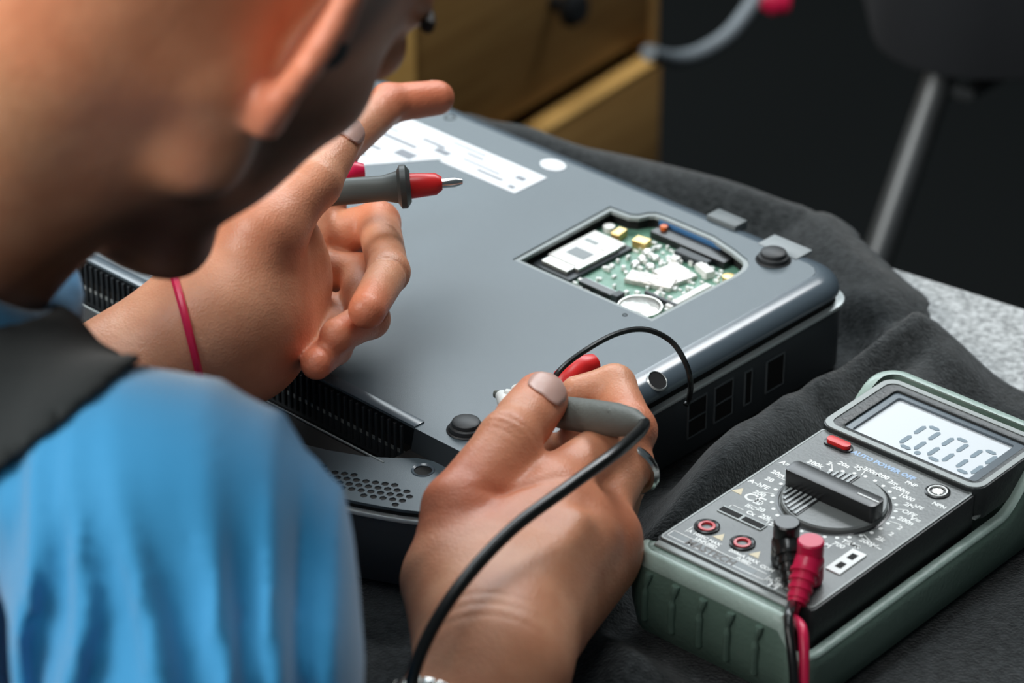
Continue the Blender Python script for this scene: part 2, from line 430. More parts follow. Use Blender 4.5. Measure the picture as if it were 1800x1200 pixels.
# lower front ledge with speaker grille (crescent)
bayR = -4
inner = [(-150, -52), (-120, -50), (-95, -46), (-70, -41), (-50, -35), (-30, -28), (-14, -20), (-5, -13), (3, -5.5), (10, -2.5), (36, -2), (47.5, -2)]
inner_left = [(-280 - 150 + 0, 0)]
def ledge_outline():
    out = [p for p in outline(.8) if p[1] < 40 and p[0] > -150]
    out = sorted([p for p in out if p[1] < 0], key=lambda p: p[0])
    return out + inner[::-1]
hexes = []
for i in range(18):
    for j in range(-8, 9):
        u = -46 + i * 3.75; v = -30.5 + (j + .5 * (i % 2)) * 4.3
        t = i / 17
        lo_ = -53 + 20 * t; hi_ = -36 + 22 * t
        lo_, hi_ = (-50.5 + 17 * t, -38 + 20 * t)
        if lo_ <= v <= min(hi_, lo_ + 4.3 * (2.2 + 2.6 * min(1, (1 - t) * 2.2 + .2))) and u < 20 and u > -38: hexes.append(circ(u + 5, v - 6, 1.75, 6))
holes = hexes + [circ(12, -11, 4.2, 20)]
MB().plate(ledge_outline(), holes, zl(43.6), zl(45.0)).build('speaker_ledge', M['lap'], lap, smooth=False)
mirror = [(-280 - p[0], p[1]) for p in ledge_outline()]
MB().plate(mirror, [], zl(43.6), zl(45.0)).build('speaker_ledge', M['lap'], lap, smooth=False)
# ring round the post hole
MB().lathe([(4.0, 0), (5.0, .5), (5.3, 0)], (12, -11, zl(45.0)), 24).build('screw_post_ring', M['lapgloss'], lap)
# step face between panel and ledge, right of the bay
m = MB(); m.quad([(bayR, 0, zl(54.9)), (bayR, -2.5, zl(44.6)), (47, -2.5, zl(44.6)), (36, 0, zl(54.9))]); m.build('step_face', M['lapdark'], lap, smooth=False)
# dark trough between bay and ledge
tr = MB()
L_in = [(u, -18.5) for u in np.linspace(-276, bayR, 20)]
L_out = []
for u, _ in L_in:
    uu = u if u > -140 else -280 - u
    L_out.append((u, float(np.interp(uu, [p[0] for p in inner], [p[1] for p in inner])) - .8))
a = [tr.bm.verts.new((u, v, zl(44.7))) for u, v in L_in]; mid = [tr.bm.verts.new((p[0], (p[1] + q[1]) / 2, zl(41.5))) for p, q in zip(L_in, L_out)]
b = [tr.bm.verts.new((u, min(v, -19), zl(43.9))) for u, v in L_out]
for i in range(19):
    tr.bm.faces.new([a[i], a[i + 1], mid[i + 1], mid[i]]); tr.bm.faces.new([mid[i], mid[i + 1], b[i + 1], b[i]])
tr.build('hinge_trough', M['bay'], lap)
MB().tube([(-276, -18.3, zl(44.9)), (bayR - 1, -18.3, zl(44.9))], .5, 8).build('bay_edge', M['hrim'], lap)
# battery bay: back wall with ribs, floor, right end
MB().box((-140.5, .9, zl(42)), (273, 2, 25)).build('bay_wall', M['bay'], lap, smooth=False)
MB().box((-140.5, -9, zl(30)), (274, 20, .8)).build('bay_floor', M['bay'], lap, smooth=False)
rib = MB().box((0, 0, 0), (1.3, 1.6, 21)).build('bay_rib', M['lapdark'], lap, bevel=.3, seg=1)
first = True
for k in range(66):
    o = rib if k == 0 else rib.copy()
    if k: C.objects.link(o)
    o.location = ((-273 + 4.02 * k) / 1000, -.0006, zl(43) / 1000)
# grey lip along the bay
MB().box((-139, 3.2, zl(55.4)), (270, 6.4, .9)).build('bay_lip', M['lapgloss'], lap, bevel=.3)
# rubber feet
def foot(u, v):
    f = MB().lathe([(0, 5.2), (5.2, 5.2), (6.2, 4.6), (6.5, 3.8), (6.3, 3.0), (7.4, 2.4), (7.6, 0), (8.6, -.2), (8.8, .3), (8.2, .8), (7.6, .3)][::-1], (u, v, zl(55)), 36).build('rubber_foot', M['rubber'], lap)
    return f
foot(13.6, 14.5); foot(12.0, 229.5); foot(-292, 16); foot(-292, 226)
# screw dimples
def dimple(u, v, r, z=55):
    MB().lathe([(0, -.35), (r * .8, -.3), (r, .25), (r * 1.18, .3), (r * 1.3, -.2)], (u, v, zl(z)), 20).build('screw_hole', M['hole'], lap)
dimple(-4, 139.5, 1.0); dimple(-212, 234, 2.6)
rot = Matrix.Rotation(R(36), 3, 'Y')
MB().lathe([(0, .5), (4.2, .55), (4.5, .8), (4.9, .1)], (44.0, 107.5, zl(52.45)), 28, rot).build('screw_recess', M['hole'], lap)
MB().lathe([(4.45, .5), (4.75, .9), (5.3, .1)], (44.0, 107.5, zl(52.45)), 28, rot).build('recess_rim', M['rim'], lap)
# far-side fittings
MB().box((-30, 244.5, zl(55)), (19, 10, 5)).build('latch_tab', M['tab'], lap, bevel=1)
MB().box((8, 243.5, zl(54.6)), (24, 13, 1.8)).build('cover_plate', M['plategrey'], lap, bevel=.5)
MB().lathe([(0, 1.6), (2.4, 1.2), (2.6, 0)], (34, 239, zl(52)), 16).build('corner_screw', M['rubber'], lap)
# stickers
MB().plate([(-127, 194), (-127, 218), (-255, 218), (-255, 152), (-214, 152), (-180, 197.5), (-180, 194)][::-1], [], zl(55), zl(55.25)).build('rating_label', M['label'], lap, smooth=False)
lb = MB()
for (u, v, a, b_) in [(-240, 208, 30, 1.6), (-196, 206, 16, 1.4), (-216, 196, 34, 1.6), (-186, 202, 10, 2.6), (-170, 210, 12, 1.0), (-160, 204, 26, .8), (-150, 200, 18, 1.2), (-136, 208, 6, 2), (-198, 187, 12, 4), (-226, 182, 30, 1.5), (-222, 172, 20, 1.4), (-133, 198, 4, 1.6), (-178, 214, 24, .8), (-228, 203, 18, .9)]:
    lb.box((u, v, zl(55.3)), (a, b_ * 1.7, .16))
lb.build('label_print', M['ink'], lap, smooth=False)
MB().plate(circ(-134.5, 230.5, 7.5, 28, 5.6), [], zl(55), zl(55.3)).build('round_seal', M['label'], lap)
MB().plate([(-262, 12), (-178, 12), (-178, 42), (-262, 42)], [], zl(55), zl(55.25)).build('licence_label', M['label'], lap, smooth=False)
# right-side port grilles on the lid wall
def v_at(px, py):    # photo pixel -> (v, z) on the plane u = 46.7
    for z in np.arange(.0, .06, .0005):
        q = (P(px, py, z)[:2] - LO) * 1000
        if q @ EX < 46.6: return q @ EY, z * 1000
    return None
for (v0, v1, z0, z1, rows) in [(127, 140, 14, 33, 2), (146, 159, 14, 33, 2), (168, 173, 14, 32, 1), (184, 197, 14, 31, 1)]:
    MB().box((46.6, (v0 + v1) / 2, zl((z0 + z1) / 2)), (.5, v1 - v0, z1 - z0)).build('port', M['hole'], lap, smooth=False)
    fr = MB()
    for v in (v0, v1): fr.box((46.8, v, zl((z0 + z1) / 2)), (.9, .6, z1 - z0))
    for k in range(rows + 1):
        fr.box((46.8, (v0 + v1) / 2, zl(z0 + (z1 - z0) * k / rows)), (.9, v1 - v0 + .6, .6))
    fr.build('port_frame', M['portgrey'], lap, smooth=False)
# circuit board in the hatch
pcb = MB().plate(inset_poly(hatch, .8), [], zl(45.6), zl(47)).build('circuit_board', M['pcb'], lap, smooth=False)
def comp(name, m, u, v, du, dv, z0, z1, rz=0, bev=.25):
    return MB().box((u, v, zl((z0 + z1) / 2)), (du, dv, z1 - z0), Matrix.Rotation(R(rz), 3, 'Z')).build(name, M[m], pcb, bevel=bev, seg=1)
comp('card_socket', 'lapdark', -66, 177.5, 26, 46, 47, 49)
comp('wireless_card', 'whitep', -66.5, 182, 21, 34, 49, 50.6)
comp('card_bracket', 'tin', -66, 160.5, 17, 6, 49, 51)
comp('card_shield', 'tin', -56.5, 178, 3, 30, 49, 51)
comp('memory_slot', 'black', -35, 157, 25, 5, 47, 51)
comp('memory_latch', 'lapdark', -24, 157, 4, 6, 47, 52)
comp('slot_rail', 'rim', -35, 160, 24, .8, 47, 50.5)
comp('slot_rail', 'lapdark', -8, 170, 20, 2, 47, 50.5)
comp('fan_bracket', 'black', -32, 221, 48, 9, 47, 51)
comp('fan_bracket', 'lapdark', -24, 212, 20, 5, 47, 51)
comp('cable_clip', 'blueplastic', -38, 226.5, 40, 2.2, 50, 53)
comp('heat_plate', 'foil', -25, 182, 24, 10, 47, 49.6, 20)
comp('heat_plate', 'foil', -21, 195, 17, 15, 47, 49.2, -10)
comp('white_connector', 'whitep', -12, 207, 11, 5, 47, 51, -20)
comp('white_connector', 'whitep', -30, 206, 4, 4, 47, 50)
comp('white_connector', 'whitep', -1, 182, 4, 30, 47, 50)
comp('card_label', 'plategrey', -66, 176, 12, 8, 50.5, 50.8)
comp('card_chip', 'tin', -60, 190, 5, 8, 50.5, 51.2)
comp('card_label', 'hrim', -70, 189, 8, 3, 50.5, 50.8)
comp('board_frame', 'tin', -36, 145, 84, 2.2, 47, 51)
comp('board_frame', 'tin', 7.3, 176, 2.4, 62, 47, 51)
comp('capacitor', 'gold', -67, 206, 5, 8, 47, 51, 10)
comp('capacitor', 'gold', -53, 207, 8, 6, 47, 51, 10)
MB().lathe([(3, 0), (3, 3), (0, 3.2)], (-75.5, 208, zl(47)), 16).build('metal_can', M['whitep'], pcb)
MB().lathe([(1.9, 0), (1.9, 2), (0, 2.6)], (-52, 222.5, zl(51)), 16).build('orange_cap', M['orange'], pcb)
MB().lathe([(2.5, 0), (2.5, 3), (1.4, 3.4), (0, 3)], (-78.5, 148.5, zl(48)), 16).build('screw', M['tin'], pcb)
MB().lathe([(3.4, 0), (3.4, 2.4), (1.7, 2.8), (1.5, 2), (0, 2)], (-44, 149, zl(48)), 20).build('screw', M['tin'], pcb)
MB().lathe([(3, 0), (3, 3), (0, 3.4)], (2, 208, zl(48)), 16).build('gold_stud', M['gold'], pcb)
MB().lathe([(10, 0), (10, 2.6), (8.6, 3.4), (0, 3.4)], (-10, 157, zl(47.4)), 32).build('coin_cell', M['tin'], pcb)
MB().lathe([(10.8, 0), (10.8, 3.2), (10.1, 3.2), (10.1, 0)], (-10, 157, zl(47.4)), 32).build('cell_holder', M['tin'], pcb)
sc = MB()
r_ = random.Random(3)
for k in range(230):
    u = r_.uniform(-52, 5); v = r_.uniform(148, 216)
    if (-48 < u < -18 and 168 < v < 192 and r_.random() < .8): continue
    h = r_.uniform(.6, 2.4); sc.box((u, v, zl(47 + h / 2)), (r_.uniform(.8, 3), r_.uniform(.8, 2.4), h), Matrix.Rotation(r_.choice([0, 0, .6]), 3, 'Z'))
sc.build('surface_components', M['whitep'], pcb, smooth=False, kind='stuff')
cs = MB()
for (u, v) in [(-43, 196), (-39, 201), (-46, 203), (-35, 193), (-42, 190)]:
    cs.lathe([(2.6, 0), (2.6, 1.6), (1.6, 2.2), (0, 2)], (u, v, zl(47)), 14)
cs.build('coil_cluster', M['tin'], pcb)

# ------------------------------------------------------------------ multimeter
MZ = .003
met = thing('multimeter', (MO[0], MO[1], MZ), MA, 'black digital multimeter in a green rubber holster showing zeros on its screen', 'multimeter')
MT = 44.0      # local height of face
def mbuild(mb, n, m, parent=None, **k): return mb.build(n, M[m], parent or met, **k)
body = MB().plate(rrect(-79, -3, 3.2, 115, 2), [], 12, MT - .6)
mbuild(body, 'body', 'meterside', bevel=1.2)
mbuild(MB().plate(rrect(-78, -2, 2.4, 114, 2), [rrect(-77.2, -1.2, 1.6, 113.2, 1.5)], MT - 1, MT + .15), 'face_rim', 'meterrim', smooth=False)
mbuild(MB().plate(rrect(-77.4, -1.4, 1.8, 113.4, 1.6), [], MT - 1.2, MT), 'face_plate', 'meter', smooth=False)
# display hood
hood = MB().plate(rrect(-81, 113, 5.5, 168, 7), [rrect(-71, 119.5, -1, 160, 2)], 30, MT + 2.2)
mbuild(hood, 'display_hood', 'meterside', bevel=1)
mbuild(MB().plate(rrect(-80, 113.6, 4.6, 167, 6.5), [rrect(-77, 116.4, 2.0, 164.2, 5)], MT + 1.8, MT + 2.6), 'hood_rim', 'meterrim', smooth=False)
mbuild(MB().plate(rrect(-71.5, 119, -.5, 161, 2), [rrect(-67.5, 120.6, -5.2, 157, 1.5)], MT - 1.5, MT + 1.0), 'screen_bezel', 'lapgloss', smooth=False)
mbuild(MB().plate(rrect(-69, 120, -2, 160, 1), [], MT - 3, MT - .3), 'screen', 'lcd', smooth=False)
# seven segment digits
def digit(u, v, w_, h_, t, segs, sl=.16):
    mb = MB()
    g = t * .45
    S7 = {'a': ((g, h_), (w_ - g, h_)), 'd': ((g, 0), (w_ - g, 0)), 'g': ((g, h_ / 2), (w_ - g, h_ / 2)), 'f': ((0, h_ / 2 + g), (0, h_ - g)), 'b': ((w_, h_ / 2 + g), (w_, h_ - g)), 'e': ((0, g), (0, h_ / 2 - g)), 'c': ((w_, g), (w_, h_ / 2 - g))}
    for s_ in segs:
        (x0, y0), (x1, y1) = S7[s_]
        L_ = math.hypot(x1 - x0, y1 - y0); dx, dy = (x1 - x0) / L_, (y1 - y0) / L_
        poly = []
        for a, b_ in ((0, 0), (t / 2, -t / 2), (L_ - t / 2, -t / 2), (L_, 0), (L_ - t / 2, t / 2), (t / 2, t / 2)):
            X = x0 + dx * a - dy * b_; Y = y0 + dy * a + dx * b_
            poly.append((u + X + sl * Y, v + Y))
        mb.plate(poly, [], MT - .3, MT - .1)
    return mb
for k, (u, sg) in enumerate([(-45.6, 'abcdef'), (-30.6, 'abcdef'), (-15.4, 'abcdef')]):
    mbuild(digit(u, 125.6, 7.8, 21.5, 2.3, sg, .02), 'screen_digit', 'seg', smooth=False)
mbuild(MB().lathe([(1.5, 0), (1.5, .2), (0, .2)], (-35.0, 125.2, MT - .3), 16), 'decimal_point', 'seg')
# power button
mbuild(MB().plate(rrect(-71.5, 103.2, -57, 109.6, 3.1), [], MT - 1, MT + .8), 'button_well', 'black', bevel=.3)
mbuild(MB().plate(rrect(-70.2, 104.2, -58.2, 108.7, 2.2), [], MT, MT + 2.6), 'power_button', 'redpale', bevel=.9, seg=3)
# dial
DC = (-37.9, 67.3)
mbuild(MB().lathe([(25, -.5), (25, .1), (23.9, .35), (23.2, -.4)], (*DC, MT), 64), 'dial_ring', 'black')
dial = mbuild(MB().lathe([(23.2, -.5), (23.2, 1.6), (22.4, 2.3), (0, 2.3)], (*DC, MT), 64), 'dial', 'meter')
ROTD = Matrix.Rotation(R(4), 3, 'Z')
mbuild(MB().plate([(DC[0] + p[0], DC[1] + p[1]) for p in rrect(-23.6, -5.4, 23.6, 4.2, 2.6)], [], MT + 2.2, MT + 10.5), 'dial_grip', 'black', dial, bevel=1.6, seg=3)
mbuild(MB().box((DC[0] + 17.5, DC[1] - .2, MT + 10.55), (11, .8, .35)), 'pointer_line', 'print', dial, smooth=False)
for k in range(6):
    for sgn, c0 in ((1, -16.5), (-1, -18.5)):
        x = c0 + k * 2.6
        yy0 = 5.6; yy1 = math.sqrt(max(22 ** 2 - x * x, 0)) - .6
        if yy1 > yy0 + 1:
            mbuild(MB().box((DC[0] + x, DC[1] + sgn * (yy0 + yy1) / 2, MT + 2.5), (1.15, yy1 - yy0, 1.0)), 'dial_rib', 'ribpale', dial, smooth=False)
for sgn, x0, x1 in ((1, -18.2, -2), (-1, -20.0, -4)):
    pl = [(DC[0] + x0, DC[1] + sgn * 5), (DC[0] + x1, DC[1] + sgn * 5)] + [(DC[0] + x, DC[1] + sgn * math.sqrt(21.6 ** 2 - min(x * x, 460))) for x in np.linspace(x1, x0, 8)]
    mbuild(MB().plate(pl, [], MT + 2.2, MT + 2.6), 'rib_field', 'black', dial, smooth=False)
# jacks
for k, u in enumerate((-67.3, -48.3, -26, -10.4)):
    mbuild(MB().lathe([(5.6, -.6), (5.6, .7), (4.9, 1.0), (3.9, .6), (3.9, -.5)], (u, 16.8 if k < 3 else 12.5, MT), 32), 'jack_collar', 'black')
    j = 'redjack' if k != 2 else 'black'
    mbuild(MB().lathe([(3.9, -.5), (3.7, .9), (2.5, 1.0), (2.3, -.4)], (u, 16.8 if k < 3 else 12.5, MT), 32), 'jack', j)
    mbuild(MB().lathe([(2.4, -.2), (0, -.2)], (u, 16.8 if k < 3 else 12.5, MT), 20), 'jack_hole', 'hole')
# capacitor slots, transistor socket, temperature socket
mbuild(MB().plate(rrect(-72, 29.4, -48.5, 34.6, .5), [], MT - .2, MT + .5), 'slot_frame', 'meterrim', smooth=False)
for u in (-66.4, -54.3): mbuild(MB().box((u, 32, MT + .4), (10.6, 3.2, .5)), 'test_slot', 'hole', smooth=False)
mbuild(MB().lathe([(5.6, -.4), (5.6, .5), (4.9, .8), (4.3, .2), (0, .2)], (-9.8, 104.3, MT), 32), 'transistor_socket', 'black')
mbuild(MB().lathe([(4.4, 0), (4.4, .9), (3.7, .9), (3.7, .1)], (-9.8, 104.3, MT), 32), 'socket_ring', 'print')
fl = MB()
for k in range(8):
    a_ = k * math.pi / 4; fl.lathe([(.7, .2), (.7, .5), (0, .5)], (-9.8 + 1.8 * math.cos(a_), 104.3 + 1.8 * math.sin(a_), MT), 8)
mbuild(fl.lathe([(1.2, .2), (1.2, .5), (0, .5)], (-9.8, 104.3, MT), 12), 'socket_contacts', 'tin')
mbuild(MB().plate(rrect(-11, 24.8, -3.6, 44, .4), [], MT - .2, MT + .6), 'temperature_socket', 'print', smooth=False)
for v in (30.5, 38.8): mbuild(MB().box((-7.3, v, MT + .5), (3.0, 4.4, .5)), 'socket_slot', 'hole', smooth=False)
# printing
def text(s, u, v, size, rz=0, align='CENTER', z=None, bold=.0):
    cu = bpy.data.curves.new('t', 'FONT'); cu.body = s; cu.size = size * 1e-3 * 1.35; cu.align_x = align; cu.align_y = 'CENTER'; cu.offset = bold * 1.6e-3
    cu.resolution_u = 2
    o = bpy.data.objects.new('t', cu); C.objects.link(o)
    o.location = (u * 1e-3, v * 1e-3, (MT + .06 if z is None else z) * 1e-3); o.rotation_euler = (0, 0, R(rz))
    return o
def bake_texts(objs, name, m, parent, extra=None):
    dg = bpy.context.evaluated_depsgraph_get(); dg.update()
    bm = bmesh.new()
    for o in objs:
        me = bpy.data.meshes.new_from_object(o.evaluated_get(dg)); me.transform(o.matrix_basis); bm.from_mesh(me)
        bpy.data.meshes.remove(me)
    if extra:
        bmesh.ops.scale(extra.bm, vec=(.001,) * 3, verts=extra.bm.verts)
        t = bpy.data.meshes.new('x'); extra.bm.to_mesh(t); bm.from_mesh(t); extra.bm.free()
    me = bpy.data.meshes.new(name); bm.to_mesh(me); bm.free()
    for o in objs: bpy.data.objects.remove(o)
    return link(me, name, M[m], parent)
T = []; X = MB()
names = ['200m', '20m', '2m', '200µ', '20', '2', 'OFF', '2', '20', '200', '2k', '20k', '200k', '2M', '20M', 'hFE', '200m', '2', '20', '200', '1000', '700', '200', '20', '2', '200m', '10', '200m', '20m', '2m', '20n', '200n']
for k in range(32):
    a_ = R(-90 + 11.25 * k + 5.6)
    r1, r2 = 26.6, 31.8
    T.append(text(names[(k * 7) % 32], DC[0] + r2 * math.cos(a_) * 1.02, DC[1] + r2 * math.sin(a_), 2.9, 0, bold=.09))
    X.lathe([(.95, 0), (.95, .12), (0, .12)], (DC[0] + r1 * math.cos(a_), DC[1] + r1 * math.sin(a_), MT), 10)
for a0 in (10, 32, 100, 128, 178, 205, 250, 290, 335):
    a_ = R(a0); X.box((DC[0] + 29 * math.cos(a_), DC[1] + 29 * math.sin(a_), MT + .06), (5.5, .45, .1), Matrix.Rotation(a_, 3, 'Z'))
T += [text('V~', -1.5 + -3, 52, 3.2, bold=.08), text('V=', -4.5, 80, 3.2, bold=.08), text('A=', -73, 79, 3.0, bold=.08), text('A~', -74, 58, 3.0, bold=.08),
      text('CE', -66, 47.5, 6.0, bold=.12), text('Cx', -60, 37.6, 2.6, bold=.1), text('TEMP', -14, 46.6, 2.8, bold=.1),
      text('A 10SEC MAX', -63, 9.6, 2.1, bold=.08), text('UNFUSED', -60, 7.0, 1.9, bold=.08), text('200mA MAX', -42, 9.6, 2.1, bold=.08), text('FUSED', -40, 7.0, 1.9, bold=.08),
      text('CAT II', -18, 5.6, 2.2, bold=.08), text('MAX 1000V', -17, 2.9, 2.2, bold=.08), text('M', -19.5, 1.0, 4.4, bold=.2), text('COM', -29.3, 8.8, 2.2, bold=.08),
      text('PNP', -22, 102, 2.4, bold=.08), text('NPN', -3.2, 96, 2.4, bold=.08), text('IEC', -63, 41.5, 2.6, bold=.08), text('0', -46, 96.8, 3, bold=.08), text('hFE', -9, 89, 2.4, bold=.06)]
for (x0, y0, x1, y1) in [(-76.2, 1.2, -76.2, 5.6), (-76.2, 5.6, -27, 5.6), (-72, 13, -72, 8), (-56, 37.6, -50, 37.6), (-70, 37.6, -64, 37.6), (-50, 37.6, -50, 35.5), (-70, 37.6, -70, 35.5), (-76.2, 1.2, -25, 1.2), (-25, 1.2, -25, 5.6)]:
    X.box(((x0 + x1) / 2, (y0 + y1) / 2, MT + .06), (abs(x1 - x0) + .4, abs(y1 - y0) + .4, .1))
bake_texts(T, 'white_lettering', 'print', met, X)
bake_texts([text('AUTO POWER OFF', -40, 106.4, 2.9, -1, bold=.12)], 'blue_lettering', 'printblue', met)
bake_texts([text('MASTECH', -54, 2.5, 4.3, z=MT + .14, bold=.12)], 'dark_lettering', 'printdark', met)
X = MB()
for (u, v) in ((-58.5, 15), (-39, 14.5), (-20, 14), (-74.5, 48.5)):
    X.plate([(u - 2.6, v - 2.2), (u + 2.6, v - 2.2), (u, v + 2.6)], [], MT, MT + .12)
mbuild(MB().plate(rrect(-76.4, -.2, -31, 5.2, .8), [], MT - .2, MT + .08), 'name_plate', 'plategrey', smooth=False)
mbuild(X, 'warning_triangles', 'amber', smooth=False)
mbuild(MB().box((-41, -4.2, MT - 2.0), (73, 4.4, 2.4)), 'lower_trim', 'meterrim', bevel=.6)
# side groove of the hood
mbuild(MB().box((4.0, 136, 32), (1.6, 46, .9)), 'side_bead', 'meterrim', smooth=False)
# holster
HG = []
def holster(part=0):
    m = MB(); bm = m.bm
    # low tray wall following the outline; height varies round the perimeter
    import itertools
    per = rrect(-86, -15, 9.5, 175, 11, 8)
    per2 = []
    n = len(per)
    for i in range(n):
        a_, b_ = np.array(per[i]), np.array(per[(i + 1) % n]); L_ = np.linalg.norm(b_ - a_); k = max(1, int(L_ / 4))
        for j in range(k): per2.append(a_ + (b_ - a_) * j / k)
    cx, cy = -38, 80
    rings = []
    for p in per2:
        u, v = p
        side = min(1, max(0, (u + 60) / 20)) if True else 0
        # heights: ends full, sides low
        e0 = np.clip((6 - v) / 12, 0, 1); e1 = np.clip((v - 128) / 34, 0, 1)
        e0 = e0 * np.clip((2.5 - u) / 7, 0, 1); e0 = e0 * e0 * (3 - 2 * e0); e1 = e1 * e1 * (3 - 2 * e1)
        h = 26.5 + (MT - 2.2 - 26.5) * e0 + (MT + 3.0 - 26.5) * e1
        q = np.array([min(max(u, -86 + 14), 9.5 - 14), min(max(v, -15 + 14), 175 - 14)])
        nrm = (p - q); nrm = nrm / (np.linalg.norm(nrm) + 1e-9)
        th = 4.2 + 0 * e0
        bul = 2.5
        prof = [(-8, 0), (-1.5, 0), (0 + bul * .4, 3), (bul, h * .45), (bul * .7, h * .8), (.2, h - .8), (-1.0, h), (-th + .8, h), (-th, h - 1), (-th, 3)]
        if e0 > .5:
            prof = [(-8, 0), (-6, 0), (-1.5, 3.5), (1.2, h * .40), (1.4, h * .66), (-.6, h * .88), (-2.6, h - .6), (-4, h), (-9.6, h + .4), (-10.6, h - 1)]
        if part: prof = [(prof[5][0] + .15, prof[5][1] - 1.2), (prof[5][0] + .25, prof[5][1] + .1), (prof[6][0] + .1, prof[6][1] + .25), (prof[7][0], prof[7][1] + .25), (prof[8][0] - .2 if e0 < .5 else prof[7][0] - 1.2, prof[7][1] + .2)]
        rings.append([bm.verts.new((u + nrm[0] * o, v + nrm[1] * o, z)) for o, z in prof])
    N_ = len(rings); K = len(rings[0])
    for i in range(N_):
        a_, b_ = rings[i], rings[(i + 1) % N_]
        for j in range(K - 1): bm.faces.new([a_[j], b_[j], b_[j + 1], a_[j + 1]])
    if not part: m.box((-38, 80, 1.5), (84, 180, 3))
    return m
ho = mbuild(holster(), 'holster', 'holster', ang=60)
mbuild(holster(1), 'holster_lit_edge', 'holsterlit', ho, ang=60)
for k in range(5):
    u = -72 + k * 14.6
    pts = [(u + 0, -16.0, MT * .80), (u - .6, -17.2, MT * .66), (u - 1.2, -17.0, MT * .45), (u - 2, -15.6, MT * .25)]
    mbuild(MB().tube(catmull(pts, 6), [1.0 + .9 * math.sin(math.pi * min(1, t_ / 8 + .28)) if t_ < 8 else 1.7 for t_ in range(19)], 10), 'grip_rib', 'holster', ho)

# ------------------------------------------------------------------ signed distance modelling for skin and clothes
def cap(p, a, b, r1, r2):
    a = np.asarray(a, float); b = np.asarray(b, float); ab = b - a
    t = np.clip(((p - a) @ ab) / (ab @ ab), 0, 1)
    return np.linalg.norm(p - a - t[:, None] * ab, axis=1) - (r1 + (r2 - r1) * t)
def ell(p, c, r, Rm=None):
    q = p - np.asarray(c, float)
    if Rm is not None: q = q @ np.asarray(Rm)         # columns of Rm = local axes
    r = np.asarray(r, float)
    k0 = np.linalg.norm(q / r, axis=1); k1 = np.linalg.norm(q / (r * r), axis=1) + 1e-12
    return k0 * (k0 - 1) / k1
def smin(a, b, k):
    h = np.clip(.5 + .5 * (b - a) / k, 0, 1)
    return b + (a - b) * h - k * h * (1 - h)
def smax(a, b, k): return -smin(-a, -b, k)
def nets(f, lo, hi, h):
    lo = np.array(lo, float); hi = np.array(hi, float); n = np.ceil((hi - lo) / h).astype(int) + 1
    ax = [lo[i] + h * np.arange(n[i]) for i in range(3)]
    G = np.empty(tuple(n))
    YZ = np.stack(np.meshgrid(ax[1], ax[2], indexing='ij'), -1).reshape(-1, 2)
    step = max(1, 200000 // len(YZ))
    for i in range(0, n[0], step):
        xs = ax[0][i:i + step]
        pts = np.empty((len(xs), len(YZ), 3)); pts[..., 0] = xs[:, None]; pts[..., 1:] = YZ
        G[i:i + step] = f(pts.reshape(-1, 3)).reshape(len(xs), n[1], n[2])
    ins = G < 0
    cs = [(i, j, k) for i in (0, 1) for j in (0, 1) for k in (0, 1)]
    sl = lambda A, o: A[o[0]:A.shape[0] - 1 + o[0], o[1]:A.shape[1] - 1 + o[1], o[2]:A.shape[2] - 1 + o[2]]
    cnt = sum(sl(ins, o).astype(np.int8) for o in cs)
    act = (cnt > 0) & (cnt < 8)
    I = np.argwhere(act); acc = np.zeros((len(I), 3)); num = np.zeros(len(I))
    for a_ in cs:
        for d in range(3):
            if a_[d]: continue
            b_ = list(a_); b_[d] = 1
            ga = G[I[:, 0] + a_[0], I[:, 1] + a_[1], I[:, 2] + a_[2]]; gb = G[I[:, 0] + b_[0], I[:, 1] + b_[1], I[:, 2] + b_[2]]
            x = (ga < 0) != (gb < 0); t = np.where(x, ga / np.where(x, ga - gb, 1), 0)
            pt = np.tile(np.array(a_, float), (len(I), 1)); pt[:, d] += t
            acc += pt * x[:, None]; num += x
    V = lo + (I + acc / num[:, None]) * h
    idx = -np.ones(act.shape, int); idx[act] = np.arange(len(I))
    F = []
    for d in range(3):
        e1, e2 = [(1, 2), (2, 0), (0, 1)][d]
        A = ins; sh = [slice(None)] * 3; s0 = list(sh); s1 = list(sh); s0[d] = slice(0, -1); s1[d] = slice(1, None)
        ch = A[tuple(s0)] != A[tuple(s1)]
        E = np.argwhere(ch)
        E = E[(E[:, e1] > 0) & (E[:, e2] > 0) & (E[:, e1] < n[e1] - 1) & (E[:, e2] < n[e2] - 1)]
        flip = A[E[:, 0], E[:, 1], E[:, 2]]
        def g(o1, o2):
            q = E.copy(); q[:, e1] -= o1; q[:, e2] -= o2; return idx[q[:, 0], q[:, 1], q[:, 2]]
        q = np.stack([g(1, 1), g(0, 1), g(0, 0), g(1, 0)], 1)
        q[~flip] = q[~flip][:, ::-1]
        F.append(q)
    return V, np.concatenate(F)
def vmesh(name, V, F, tint=None):
    me = bpy.data.meshes.new(name)
    me.vertices.add(len(V)); me.vertices.foreach_set('co', V.astype(np.float32).ravel())
    me.loops.add(F.size); me.loops.foreach_set('vertex_index', F.astype(np.int32).ravel())
    me.polygons.add(len(F)); me.polygons.foreach_set('loop_start', np.arange(0, F.size, 4, dtype=np.int32)); me.polygons.foreach_set('loop_total', np.full(len(F), 4, np.int32))
    me.update(calc_edges=True); me.validate()
    me.polygons.foreach_set('use_smooth', [True] * len(me.polygons))
    if tint is not None:
        ca = me.color_attributes.new('tint', 'FLOAT_COLOR', 'POINT')
        ca.data.foreach_set('color', np.c_[tint, np.ones(len(V))].astype(np.float32).ravel())
    return me
def chain(p, pts, rs, k=.003):
    d = None
    for a_, b_, r1, r2 in zip(pts, pts[1:], rs, rs[1:]):
        e = cap(p, a_, b_, r1, r2); d = e if d is None else smin(d, e, k)
    return d
